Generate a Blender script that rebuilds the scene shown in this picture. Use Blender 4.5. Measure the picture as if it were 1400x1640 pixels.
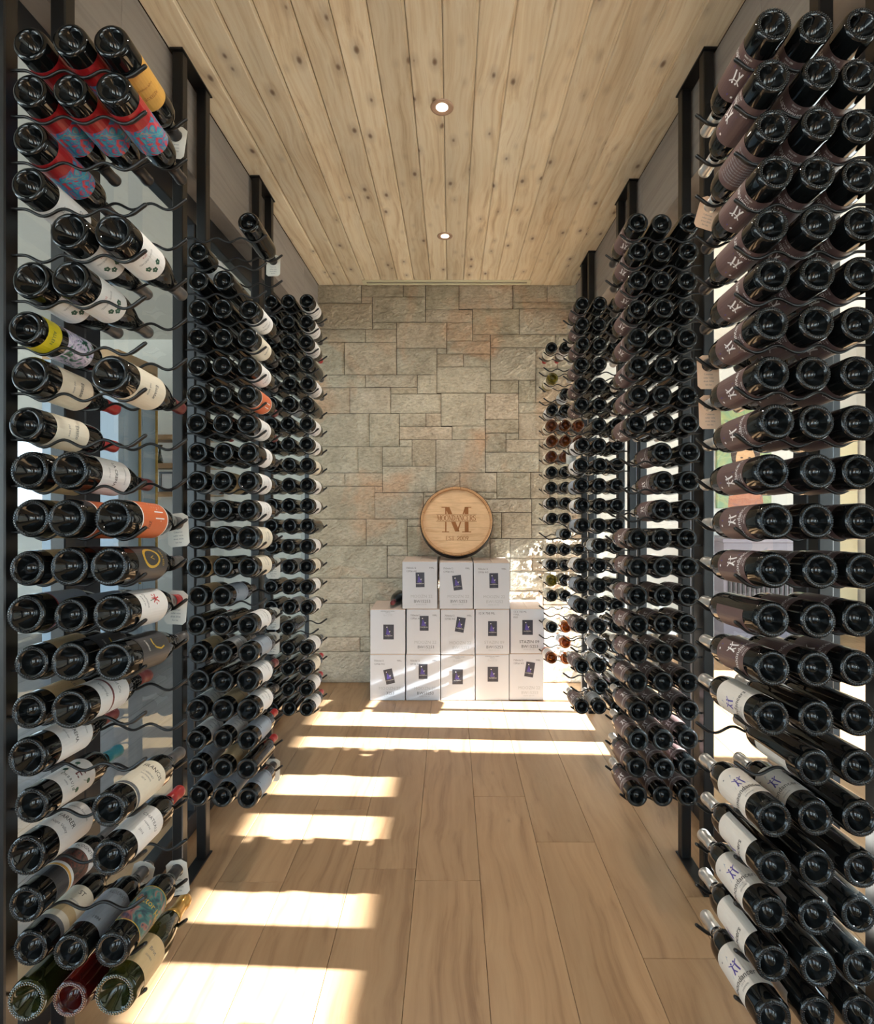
import bpy, bmesh, math, random
from mathutils import Vector, Matrix, noise

# ------------------------------------------------------------------ scene, camera, world, sun
for o in list(bpy.data.objects):
    bpy.data.objects.remove(o)
SC = bpy.context.scene
C = SC.collection
R = math.radians
PI = math.pi
random.seed(7)

F, VX, VY, EYE = 866.0, 722.0, 792.0, 1.442        # focal length in pixels, vanishing point, eye height
cam = bpy.data.cameras.new('camera')
cam.sensor_fit = 'HORIZONTAL'
cam.sensor_width = 36.0
cam.lens = F / 1400 * 36.0
cam.shift_x = -(VX - 700) / 1400
cam.shift_y = -(820 - VY) / 1400
cam.clip_start = 0.02
cam_o = bpy.data.objects.new('camera', cam)
C.objects.link(cam_o)
cam_o.location = (0, 0, EYE)
cam_o.rotation_euler = (PI / 2, 0, 0)
SC.camera = cam_o

world = bpy.data.worlds.new('sky')
SC.world = world
world.use_nodes = True
wb = world.node_tree.nodes['Background']
wb.inputs[0].default_value = (0.64, 0.83, 1.0, 1)
wb.inputs[1].default_value = 5.0

SUN_SLOPE = 0.40
sun = bpy.data.lights.new('sun', 'SUN')
sun.energy = 85.0
sun.angle = R(0.6)
sun.color = (0.94, 0.97, 1.0)
sun_o = bpy.data.objects.new('sun', sun)
C.objects.link(sun_o)
sun_o.rotation_euler = Vector((-1.0, 0.042, -SUN_SLOPE)).to_track_quat('-Z', 'Y').to_euler()
sun_o.location = (8, 0, 5)

SC.view_settings.view_transform = 'Standard'
SC.view_settings.look = 'None'
SC.view_settings.gamma = 1.0
SC.view_settings.use_curve_mapping = False
SC.view_settings.exposure = 0.08

# ------------------------------------------------------------------ materials
def srgb(r, g, b):
    f = lambda c: (c / 255 / 12.92) if c / 255 <= 0.04045 else ((c / 255 + 0.055) / 1.055) ** 2.4
    return (f(r), f(g), f(b), 1.0)

def new_mat(name):
    m = bpy.data.materials.new(name)
    m.use_nodes = True
    nt = m.node_tree
    b = nt.nodes['Principled BSDF']
    return m, nt, b

def N(nt, t, **kw):
    n = nt.nodes.new(t)
    for k, v in kw.items():
        setattr(n, k, v)
    return n

def plain(name, col, rough=0.5, metal=0.0, spec=0.5, trans=0.0, noise_amt=0.0, noise_scale=8.0):
    m, nt, b = new_mat(name)
    b.inputs['Base Color'].default_value = col
    b.inputs['Roughness'].default_value = rough
    b.inputs['Metallic'].default_value = metal
    b.inputs['Specular IOR Level'].default_value = spec
    b.inputs['Transmission Weight'].default_value = trans
    if noise_amt:
        tc = N(nt, 'ShaderNodeTexCoord')
        nz = N(nt, 'ShaderNodeTexNoise')
        nz.inputs['Scale'].default_value = noise_scale
        nz.inputs['Detail'].default_value = 4
        nt.links.new(tc.outputs['Object'], nz.inputs['Vector'])
        mr = N(nt, 'ShaderNodeMapRange')
        mr.inputs['To Min'].default_value = 1 - noise_amt
        mr.inputs['To Max'].default_value = 1 + noise_amt
        nt.links.new(nz.outputs['Fac'], mr.inputs['Value'])
        mx = N(nt, 'ShaderNodeMix', data_type='RGBA', blend_type='MULTIPLY')
        mx.inputs[0].default_value = 1
        mx.inputs[6].default_value = col
        nt.links.new(mr.outputs[0], mx.inputs[7])
        nt.links.new(mx.outputs[2], b.inputs['Base Color'])
    return m

def emit(name, col, s):
    m, nt, b = new_mat(name)
    b.inputs['Base Color'].default_value = col
    b.inputs['Emission Color'].default_value = col
    b.inputs['Emission Strength'].default_value = s
    return m

def ramp(nt, stops):
    r = N(nt, 'ShaderNodeValToRGB')
    e = r.color_ramp.elements
    while len(e) < len(stops):
        e.new(0.5)
    for x, (p, c) in zip(e, stops):
        x.position = p
        x.color = c
    return r

def wood(name, stops, rough, grain=(30, 1.2, 30), knots=0.0, knot_col=None, var=0.12, bump=0.08, knot_scale=(5.0, 1.9, 5.0), wavy=0.6, axis_swap=False):
    """planks run along object Y; each plank object gets its own offset and tint"""
    m, nt, b = new_mat(name)
    L = nt.links.new
    tc = N(nt, 'ShaderNodeTexCoord')
    oi = N(nt, 'ShaderNodeObjectInfo')
    off = N(nt, 'ShaderNodeVectorMath', operation='SCALE')
    comb = N(nt, 'ShaderNodeCombineXYZ')
    for i in range(3):
        comb.inputs[i].default_value = (37.0, 61.0, 23.0)[i]
    L(comb.outputs[0], off.inputs[0])
    L(oi.outputs['Random'], off.inputs['Scale'])
    add = N(nt, 'ShaderNodeVectorMath', operation='ADD')
    L(tc.outputs['Object'], add.inputs[0])
    L(off.outputs[0], add.inputs[1])
    # low frequency bend of the grain
    nz0 = N(nt, 'ShaderNodeTexNoise')
    nz0.inputs['Scale'].default_value = 2.2
    nz0.inputs['Detail'].default_value = 1.5
    L(add.outputs[0], nz0.inputs['Vector'])
    bend = N(nt, 'ShaderNodeVectorMath', operation='SCALE')
    sub = N(nt, 'ShaderNodeVectorMath', operation='SUBTRACT')
    L(nz0.outputs['Color'], sub.inputs[0])
    sub.inputs[1].default_value = (0.5, 0.5, 0.5)
    L(sub.outputs[0], bend.inputs[0])
    bend.inputs['Scale'].default_value = 0.10 * wavy
    add2 = N(nt, 'ShaderNodeVectorMath', operation='ADD')
    L(add.outputs[0], add2.inputs[0])
    L(bend.outputs[0], add2.inputs[1])
    mp = N(nt, 'ShaderNodeMapping')
    mp.inputs['Scale'].default_value = grain
    L(add2.outputs[0], mp.inputs['Vector'])
    nz = N(nt, 'ShaderNodeTexNoise')
    nz.inputs['Scale'].default_value = 1.0
    nz.inputs['Detail'].default_value = 5
    nz.inputs['Roughness'].default_value = 0.6
    L(mp.outputs[0], nz.inputs['Vector'])
    cr = ramp(nt, stops)
    L(nz.outputs['Fac'], cr.inputs[0])
    col = cr.outputs[0]
    # plank to plank variation
    mr = N(nt, 'ShaderNodeMapRange')
    mr.inputs['To Min'].default_value = 1 - var
    mr.inputs['To Max'].default_value = 1 + var
    L(oi.outputs['Random'], mr.inputs['Value'])
    mx = N(nt, 'ShaderNodeMix', data_type='RGBA', blend_type='MULTIPLY')
    mx.inputs[0].default_value = 1
    L(col, mx.inputs[6])
    L(mr.outputs[0], mx.inputs[7])
    col = mx.outputs[2]
    # slow colour drift
    mpd = N(nt, 'ShaderNodeMapping')
    mpd.inputs['Scale'].default_value = (6, 0.5, 6)
    L(add2.outputs[0], mpd.inputs['Vector'])
    nd = N(nt, 'ShaderNodeTexNoise')
    nd.inputs['Scale'].default_value = 1.0
    L(mpd.outputs[0], nd.inputs['Vector'])
    mrd = N(nt, 'ShaderNodeMapRange')
    mrd.inputs['To Min'].default_value = 0.78
    mrd.inputs['To Max'].default_value = 1.22
    L(nd.outputs['Fac'], mrd.inputs['Value'])
    mxd = N(nt, 'ShaderNodeMix', data_type='RGBA', blend_type='MULTIPLY')
    mxd.inputs[0].default_value = 1
    L(col, mxd.inputs[6])
    L(mrd.outputs[0], mxd.inputs[7])
    col = mxd.outputs[2]
    if knots > 0:
        mk = N(nt, 'ShaderNodeMapping')
        mk.inputs['Scale'].default_value = knot_scale
        L(add.outputs[0], mk.inputs['Vector'])
        vo = N(nt, 'ShaderNodeTexVoronoi', feature='F1', voronoi_dimensions='2D')
        vo.inputs['Scale'].default_value = 1.0
        L(mk.outputs[0], vo.inputs['Vector'])
        nk = N(nt, 'ShaderNodeTexNoise')
        nk.inputs['Scale'].default_value = 25
        L(add.outputs[0], nk.inputs['Vector'])
        sep = N(nt, 'ShaderNodeSeparateColor')
        L(vo.outputs['Color'], sep.inputs[0])
        gate = N(nt, 'ShaderNodeMapRange')
        gate.inputs['From Min'].default_value = 0.30
        gate.inputs['From Max'].default_value = 0.62
        gate.inputs['To Min'].default_value = 0.0
        gate.inputs['To Max'].default_value = 0.12
        L(sep.outputs[0], gate.inputs['Value'])
        ad0 = N(nt, 'ShaderNodeMath', operation='ADD')
        L(vo.outputs['Distance'], ad0.inputs[0])
        L(gate.outputs[0], ad0.inputs[1])
        ad = N(nt, 'ShaderNodeMath', operation='MULTIPLY_ADD')
        L(nk.outputs['Fac'], ad.inputs[0])
        ad.inputs[1].default_value = 0.035
        L(ad0.outputs[0], ad.inputs[2])
        kr = ramp(nt, [(0.0, (1, 1, 1, 1)), (knots * 0.55, (0.85, 0.85, 0.85, 1)), (knots, (0.25, 0.25, 0.25, 1)), (knots * 2.6, (0, 0, 0, 1))])
        L(ad.outputs[0], kr.inputs[0])
        mk2 = N(nt, 'ShaderNodeMix', data_type='RGBA')
        L(kr.outputs[0], mk2.inputs[0])
        L(col, mk2.inputs[6])
        mk2.inputs[7].default_value = knot_col
        col = mk2.outputs[2]
    L(col, b.inputs['Base Color'])
    b.inputs['Roughness'].default_value = rough
    bp = N(nt, 'ShaderNodeBump')
    bp.inputs['Strength'].default_value = bump
    bp.inputs['Distance'].default_value = 0.004
    L(nz.outputs['Fac'], bp.inputs['Height'])
    L(bp.outputs[0], b.inputs['Normal'])
    return m

def stone_mat():
    m, nt, b = new_mat('split_face_sandstone')
    L = nt.links.new
    tc = N(nt, 'ShaderNodeTexCoord')
    oi = N(nt, 'ShaderNodeObjectInfo')
    base = ramp(nt, [(0.0, srgb(168, 154, 130)), (0.3, srgb(208, 196, 174)), (0.55, srgb(164, 150, 122)), (0.75, srgb(212, 186, 160)), (1.0, srgb(192, 180, 160))])
    L(oi.outputs['Random'], base.inputs[0])
    n1 = N(nt, 'ShaderNodeTexNoise')
    n1.inputs['Scale'].default_value = 5
    n1.inputs['Detail'].default_value = 6
    n1.inputs['Roughness'].default_value = 0.65
    n1.inputs['Distortion'].default_value = 1.0
    L(tc.outputs['Object'], n1.inputs['Vector'])
    r1 = ramp(nt, [(0.25, srgb(128, 114, 96)), (0.42, srgb(186, 176, 158)), (0.58, srgb(216, 206, 186)), (0.75, srgb(230, 220, 208))])
    L(n1.outputs['Fac'], r1.inputs[0])
    mx = N(nt, 'ShaderNodeMix', data_type='RGBA')
    mx.inputs[0].default_value = 0.5
    L(base.outputs[0], mx.inputs[6])
    L(r1.outputs[0], mx.inputs[7])
    # rusty and rosy mineral bands
    n2 = N(nt, 'ShaderNodeTexNoise')
    n2.inputs['Scale'].default_value = 1.7
    n2.inputs['Detail'].default_value = 5
    n2.inputs['Distortion'].default_value = 1.4
    L(tc.outputs['Object'], n2.inputs['Vector'])
    r2 = ramp(nt, [(0.52, (0, 0, 0, 1)), (0.66, (0.75, 0.75, 0.75, 1))])
    L(n2.outputs['Fac'], r2.inputs[0])
    mx2 = N(nt, 'ShaderNodeMix', data_type='RGBA')
    L(r2.outputs[0], mx2.inputs[0])
    L(mx.outputs[2], mx2.inputs[6])
    mx2.inputs[7].default_value = srgb(210, 172, 140)
    b.inputs['Roughness'].default_value = 0.85
    mp = N(nt, 'ShaderNodeMapping')
    mp.inputs['Rotation'].default_value = (0, R(35), 0)
    mp.inputs['Scale'].default_value = (30, 50, 68)
    L(tc.outputs['Object'], mp.inputs['Vector'])
    n3 = N(nt, 'ShaderNodeTexNoise')
    n3.inputs['Scale'].default_value = 1.0
    n3.inputs['Detail'].default_value = 8
    n3.inputs['Roughness'].default_value = 0.7
    L(mp.outputs[0], n3.inputs['Vector'])
    r3 = ramp(nt, [(0.34, (0.66, 0.63, 0.58, 1)), (0.5, (0.98, 0.96, 0.92, 1)), (0.66, (1.2, 1.19, 1.16, 1))])  # relief highlights put into the colour: pale mineral on bump ridges, darker hollows
    L(n3.outputs['Fac'], r3.inputs[0])
    mx3 = N(nt, 'ShaderNodeMix', data_type='RGBA', blend_type='MULTIPLY')
    mx3.inputs[0].default_value = 0.8
    L(mx2.outputs[2], mx3.inputs[6])
    L(r3.outputs[0], mx3.inputs[7])
    L(mx3.outputs[2], b.inputs['Base Color'])
    bp = N(nt, 'ShaderNodeBump')
    bp.inputs['Strength'].default_value = 0.9
    bp.inputs['Distance'].default_value = 0.020
    L(n3.outputs['Fac'], bp.inputs['Height'])
    L(bp.outputs[0], b.inputs['Normal'])
    return m

def pane_mat():
    m = bpy.data.materials.new('clear_pane_glass')
    m.use_nodes = True
    nt = m.node_tree
    nt.nodes.remove(nt.nodes['Principled BSDF'])
    out = nt.nodes['Material Output']
    t = N(nt, 'ShaderNodeBsdfTransparent')
    t.inputs[0].default_value = (0.93, 0.97, 0.95, 1)
    g = N(nt, 'ShaderNodeBsdfGlossy')
    g.inputs['Roughness'].default_value = 0.0
    g.inputs[0].default_value = (0.9, 1.0, 0.95, 1)
    fr = N(nt, 'ShaderNodeFresnel')
    # the pane is a single sheet: give both of its faces the same air-to-glass index
    ge = N(nt, 'ShaderNodeNewGeometry')
    io = N(nt, 'ShaderNodeMapRange')
    io.inputs['To Min'].default_value = 1.5
    io.inputs['To Max'].default_value = 1 / 1.5
    nt.links.new(ge.outputs['Backfacing'], io.inputs['Value'])
    nt.links.new(io.outputs[0], fr.inputs['IOR'])
    mx = N(nt, 'ShaderNodeMixShader')
    nt.links.new(fr.outputs[0], mx.inputs[0])
    nt.links.new(t.outputs[0], mx.inputs[1])
    nt.links.new(g.outputs[0], mx.inputs[2])
    nt.links.new(mx.outputs[0], out.inputs[0])
    return m

def art_mat(name, cols, scale=40):
    m, nt, b = new_mat(name)
    tc = N(nt, 'ShaderNodeTexCoord')
    nz = N(nt, 'ShaderNodeTexNoise')
    nz.inputs['Scale'].default_value = scale
    nz.inputs['Detail'].default_value = 2
    nz.inputs['Distortion'].default_value = 2.0
    nt.links.new(tc.outputs['Object'], nz.inputs['Vector'])
    n = len(cols)
    r = ramp(nt, [(0.28 + 0.44 * i / max(1, n - 1), c) for i, c in enumerate(cols)])
    nt.links.new(nz.outputs['Fac'], r.inputs[0])
    nt.links.new(r.outputs[0], b.inputs['Base Color'])
    b.inputs['Roughness'].default_value = 0.35
    return m

M = {}
M['pine'] = wood('knotty_pine', [(0.25, srgb(190, 164, 130)), (0.45, srgb(222, 204, 174)), (0.6, srgb(232, 219, 194)), (0.8, srgb(204, 180, 148))],
                 0.42, grain=(42, 0.9, 42), knots=0.11, knot_col=srgb(112, 84, 66), var=0.13, bump=0.03, knot_scale=(8.0, 4.2, 8.0), wavy=1.0)
M['oak'] = wood('pale_oak_floor', [(0.25, srgb(132, 99, 70)), (0.45, srgb(161, 127, 94)), (0.62, srgb(169, 136, 102)), (0.8, srgb(149, 115, 83))],
                0.38, grain=(26, 0.9, 26), knots=0.02, knot_col=srgb(80, 55, 40), var=0.07, bump=0.03, knot_scale=(3.2, 1.4, 3.2), wavy=1.3)
M['greywood'] = wood('grey_stained_wood', [(0.25, srgb(126, 117, 110)), (0.5, srgb(152, 143, 136)), (0.75, srgb(138, 129, 121))],
                     0.6, grain=(6, 1.0, 26), knots=0.03, knot_col=srgb(86, 74, 66), var=0.06, bump=0.02, knot_scale=(1.0, 2.0, 3.0))
M['greyfloor'] = wood('grey_brown_floor', [(0.25, srgb(96, 90, 90)), (0.5, srgb(124, 118, 118)), (0.75, srgb(110, 104, 104))], 0.35, grain=(26, 0.9, 26), var=0.07, bump=0.03)
M['barrel_oak'] = wood('barrel_oak', [(0.25, srgb(196, 150, 106)), (0.5, srgb(224, 184, 140)), (0.75, srgb(208, 166, 122))],
                       0.5, grain=(5, 40, 40), var=0.07, bump=0.03)
M['stave_oak'] = plain('stave_oak', srgb(190, 142, 96), 0.55, noise_amt=0.2, noise_scale=14)
M['stone'] = stone_mat()
M['grout'] = plain('dark_joint', srgb(84, 74, 62), 0.95, noise_amt=0.2)
M['steel'] = plain('black_powder_coated_steel', srgb(15, 15, 16), 0.38, spec=0.5, noise_amt=0.15, noise_scale=90)
M['frame'] = plain('black_window_frame', srgb(24, 27, 32), 0.38, noise_amt=0.1, noise_scale=60)
M['rubber'] = plain('black_rubber', srgb(20, 20, 20), 0.65, noise_amt=0.1)
M['pane'] = pane_mat()
M['white_wall'] = plain('white_plaster', srgb(214, 213, 210), 0.8, noise_amt=0.03, noise_scale=20)
M['grey_wall'] = plain('pale_grey_plaster', srgb(218, 215, 208), 0.8, noise_amt=0.03, noise_scale=20)
M['white_ceiling'] = plain('white_painted_ceiling', srgb(232, 231, 226), 0.8, noise_amt=0.02)
M['subfloor'] = plain('dark_subfloor', srgb(70, 50, 36), 0.9, noise_amt=0.1)
M['ground'] = plain('pale_paving', srgb(180, 178, 170), 0.9, noise_amt=0.15, noise_scale=1.5)
M['glass_dark'] = plain('dark_bottle_glass', (0.004, 0.005, 0.0055, 1), 0.035, spec=0.5, noise_amt=0.1)
M['glass_amber'] = plain('amber_bottle_glass', srgb(120, 60, 16), 0.05, trans=0.75, noise_amt=0.1)
M['glass_gold'] = plain('golden_bottle_glass', srgb(140, 126, 40), 0.05, trans=0.8, noise_amt=0.1)
M['glass_green'] = plain('deep_green_bottle_glass', srgb(40, 46, 18), 0.05, trans=0.5, noise_amt=0.1)
M['glass_rose'] = plain('dark_red_bottle_glass', srgb(70, 14, 12), 0.05, trans=0.45, noise_amt=0.1)
M['foil_silver'] = plain('silver_foil', srgb(200, 199, 197), 0.32, metal=0.75, noise_amt=0.04, noise_scale=20)
M['foil_black'] = plain('black_foil', srgb(34, 33, 36), 0.3, noise_amt=0.1)
M['foil_grey'] = plain('pewter_foil', srgb(92, 92, 94), 0.35, metal=0.5, noise_amt=0.1)
M['foil_red'] = plain('red_foil', srgb(158, 30, 34), 0.3, noise_amt=0.1)
M['foil_wine'] = plain('burgundy_foil', srgb(104, 40, 44), 0.35, metal=0.2, noise_amt=0.1)
M['foil_teal'] = plain('teal_foil', srgb(22, 116, 136), 0.3, metal=0.3, noise_amt=0.1)
M['foil_gold'] = plain('gold_foil', srgb(206, 164, 92), 0.3, metal=0.7, noise_amt=0.1)
M['paper_white'] = plain('white_label_paper', srgb(226, 224, 222), 0.6, noise_amt=0.03, noise_scale=60)
M['paper_cream'] = plain('cream_label_paper', srgb(220, 211, 192), 0.6, noise_amt=0.03, noise_scale=60)
M['paper_cream_shade'] = plain('shaded_cream_label_paper', srgb(210, 202, 192), 0.6, noise_amt=0.03, noise_scale=60)  # copy of the cream paper with its shade put into the colour
M['paper_tan'] = plain('tan_label_paper', srgb(198, 172, 130), 0.6, noise_amt=0.06, noise_scale=60)
M['paper_gold'] = plain('gold_label_paper', srgb(214, 162, 78), 0.5, noise_amt=0.1, noise_scale=90)
M['paper_orange'] = plain('orange_label_paper', srgb(206, 104, 58), 0.5, noise_amt=0.05, noise_scale=60)
M['paper_yellow'] = plain('yellow_label_paper', srgb(214, 196, 28), 0.5, noise_amt=0.05, noise_scale=60)
M['paper_bluegrey'] = plain('blue_grey_label_paper', srgb(142, 152, 164), 0.55, noise_amt=0.05, noise_scale=60)
M['paper_brown'] = plain('brown_label_paper', srgb(92, 70, 68), 0.45, noise_amt=0.05, noise_scale=60)
M['paper_black'] = plain('charcoal_label_paper', srgb(48, 50, 54), 0.4, noise_amt=0.05, noise_scale=60)
M['art_red_blue'] = art_mat('red_and_blue_art_print', [srgb(196, 40, 44), srgb(206, 52, 52), srgb(40, 110, 160), srgb(60, 160, 170), srgb(188, 60, 60)], 34)
M['art_flower'] = art_mat('flower_art_print', [srgb(18, 18, 22), srgb(24, 110, 84), srgb(196, 182, 214), srgb(230, 226, 236), srgb(108, 84, 150)], 40)
M['art_hugo'] = art_mat('painted_garden_print', [srgb(22, 40, 58), srgb(30, 66, 76), srgb(56, 116, 112), srgb(150, 92, 84), srgb(52, 50, 76)], 24)
M['art_gold'] = art_mat('gold_swirl_print', [srgb(22, 22, 22), srgb(26, 26, 24), srgb(196, 160, 40), srgb(30, 30, 28)], 30)
M['art_dark'] = art_mat('dark_scene_print', [srgb(34, 30, 30), srgb(60, 52, 50), srgb(120, 70, 60), srgb(40, 38, 40)], 40)
M['ink_black'] = plain('black_ink', srgb(36, 34, 36), 0.6, noise_amt=0.1, noise_scale=80)
M['ink_grey'] = plain('grey_ink', srgb(96, 98, 102), 0.7, noise_amt=0.2, noise_scale=200)
M['ink_faint'] = plain('faded_grey_ink', srgb(164, 168, 172), 0.7, noise_amt=0.1, noise_scale=200)
M['ink_white'] = plain('white_ink', srgb(232, 228, 226), 0.5, noise_amt=0.05)
M['ink_purple'] = plain('purple_ink', srgb(78, 66, 140), 0.5, noise_amt=0.15, noise_scale=60)
M['ink_red'] = plain('red_ink', srgb(178, 46, 44), 0.5, noise_amt=0.1)
M['ink_green'] = plain('green_ink', srgb(44, 84, 66), 0.5, noise_amt=0.1)
M['ink_gold'] = plain('gold_ink', srgb(206, 168, 60), 0.4, metal=0.3, noise_amt=0.1)
M['ink_burn'] = plain('burnt_wood_brown', srgb(150, 92, 40), 0.6, noise_amt=0.2, noise_scale=60)
M['sticker'] = plain('dark_sticker', srgb(52, 54, 66), 0.4, noise_amt=0.06, noise_scale=40)
M['carton'] = plain('white_carton', srgb(196, 199, 206), 0.6, noise_amt=0.025, noise_scale=9)
M['carton_top'] = plain('pale_kraft_flap', srgb(212, 192, 178), 0.75, noise_amt=0.05, noise_scale=12)
M['hoop'] = plain('dark_iron_hoop', srgb(34, 34, 36), 0.4, metal=0.5, noise_amt=0.15, noise_scale=30)
M['tag'] = plain('white_card', srgb(222, 218, 208), 0.7, noise_amt=0.03, noise_scale=50)
M['tag_tan'] = plain('tan_card', srgb(214, 176, 146), 0.7, noise_amt=0.03, noise_scale=50)
M['trim'] = plain('brushed_nickel_trim', srgb(190, 160, 140), 0.35, metal=0.4, noise_amt=0.05)
M['lens'] = emit('lit_lamp_lens', (1.0, 0.86, 0.68, 1), 14.0)
M['diffuser'] = plain('cream_metal_diffuser', srgb(218, 212, 180), 0.5, noise_amt=0.03)
M['slot'] = plain('grey_slot', srgb(160, 156, 136), 0.7, noise_amt=0.05)
M['cabinet'] = plain('pale_blue_grey_cabinet', srgb(158, 172, 186), 0.5, noise_amt=0.04, noise_scale=5)
M['tanwood'] = plain('light_oak_trim', srgb(178, 142, 104), 0.55, noise_amt=0.12, noise_scale=14)
M['console'] = plain('mauve_grey_console', srgb(122, 118, 130), 0.5, noise_amt=0.06)
M['teal_paint'] = art_mat('green_canvas', [srgb(104, 140, 112), srgb(128, 156, 120), srgb(158, 164, 112), srgb(96, 134, 118)], 5)
M['orange_paint'] = art_mat('orange_dress_paint', [srgb(160, 88, 56), srgb(176, 108, 70), srgb(130, 84, 76)], 9)
M['skin_paint'] = plain('painted_face', srgb(206, 164, 124), 0.6, noise_amt=0.1)
M['hair_paint'] = plain('painted_dark_hair', srgb(62, 44, 38), 0.6, noise_amt=0.1)
M['brass'] = plain('brass', srgb(182, 140, 70), 0.3, metal=0.8, noise_amt=0.05)
M['creamdoor'] = plain('cream_painted_door', srgb(222, 214, 182), 0.6, noise_amt=0.03)

# ------------------------------------------------------------------ helpers
def link(name, data, parent=None):
    o = bpy.data.objects.new(name, data)
    C.objects.link(o)
    if parent is not None:
        o.parent = parent
    return o

def mesh_from(name, verts, faces, mats, midx=None, smooth=False):
    me = bpy.data.meshes.new(name)
    me.from_pydata([tuple(v) for v in verts], [], faces)
    for m in (mats if isinstance(mats, (list, tuple)) else [mats]):
        me.materials.append(M[m])
    if midx:
        me.polygons.foreach_set('material_index', midx)
    if smooth:
        me.polygons.foreach_set('use_smooth', [True] * len(me.polygons))
    me.update()
    return me

def empty(name, loc=(0, 0, 0), rot=(0, 0, 0)):
    o = bpy.data.objects.new(name, None)
    o.empty_display_size = 0.05
    C.objects.link(o)
    o.location = loc
    o.rotation_euler = rot
    return o

def tag(o, label, cat=None, group=None, kind=None):
    if label:
        o['label'] = label
    if cat:
        o['category'] = cat
    if group:
        o['group'] = group
    if kind:
        o['kind'] = kind
    return o

def box_mesh(name, lo, hi, mat, bevel=0.0, seg=1):
    bm = bmesh.new()
    bmesh.ops.create_cube(bm, size=1.0)
    s = [hi[i] - lo[i] for i in range(3)]
    c = [(hi[i] + lo[i]) / 2 for i in range(3)]
    for v in bm.verts:
        v.co = Vector([v.co[i] * s[i] + c[i] for i in range(3)])
    if bevel:
        bmesh.ops.bevel(bm, geom=bm.edges[:], offset=min(bevel, min(s) * 0.45), segments=seg, affect='EDGES', profile=0.5)
    me = bpy.data.meshes.new(name)
    bm.to_mesh(me)
    bm.free()
    me.materials.append(M[mat])
    return me

def box(name, lo, hi, mat, parent=None, bevel=0.0, seg=1):
    return link(name, box_mesh(name, lo, hi, mat, bevel, seg), parent)

def lathe(profile, seg=40, mod=None):
    """profile [(radius, y)] turned around +Y; mod(i, k) gives a small offset along y"""
    V, Fc = [], []
    rings = []
    for i, (r, y) in enumerate(profile):
        if r < 1e-6:
            V.append((0, y, 0))
            rings.append([len(V) - 1])
        else:
            ring = []
            for k in range(seg):
                a = 2 * PI * k / seg
                dy = mod(i, k) if mod else 0.0
                V.append((r * math.cos(a), y + dy, r * math.sin(a)))
                ring.append(len(V) - 1)
            rings.append(ring)
    for a, b in zip(rings[:-1], rings[1:]):
        if len(a) == 1 and len(b) == 1:
            continue
        for k in range(seg):
            k2 = (k + 1) % seg
            if len(a) == 1:
                Fc.append((a[0], b[k], b[k2]))
            elif len(b) == 1:
                Fc.append((a[k], b[0], a[k2]))
            else:
                Fc.append((a[k], b[k], b[k2], a[k2]))
    return V, Fc

def tube(points, radii, seg=8):
    V, Fc = [], []
    n = len(points)
    up = Vector((0, 1, 0))
    for i, p in enumerate(points):
        p = Vector(p)
        t = (Vector(points[min(i + 1, n - 1)]) - Vector(points[max(i - 1, 0)])).normalized()
        u = up
        w = t.cross(u).normalized()
        for k in range(seg):
            a = 2 * PI * k / seg
            V.append(p + (u * math.cos(a) + w * math.sin(a)) * radii[i])
    for i in range(n - 1):
        for k in range(seg):
            k2 = (k + 1) % seg
            Fc.append((i * seg + k, i * seg + k2, (i + 1) * seg + k2, (i + 1) * seg + k))
    Fc.append(tuple(reversed(range(seg))))
    Fc.append(tuple((n - 1) * seg + k for k in range(seg)))
    return V, Fc

_text_cache = {}
def text_geo(s, size, align='CENTER'):
    """outline letters from Blender's built-in font, as verts (x, y) and faces"""
    key = (s, size, align)
    if key in _text_cache:
        return _text_cache[key]
    cu = bpy.data.curves.new('text', 'FONT')
    cu.body = s
    cu.size = size
    cu.align_x = align
    cu.align_y = 'CENTER'
    cu.resolution_u = 2
    ob = bpy.data.objects.new('text', cu)
    C.objects.link(ob)
    dg = bpy.context.evaluated_depsgraph_get()
    me = bpy.data.meshes.new_from_object(ob.evaluated_get(dg))
    V = [(v.co.x, v.co.y) for v in me.vertices]
    Fc = [tuple(p.vertices) for p in me.polygons]
    bpy.data.objects.remove(ob)
    bpy.data.curves.remove(cu)
    bpy.data.meshes.remove(me)
    _text_cache[key] = (V, Fc)
    return V, Fc

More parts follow.
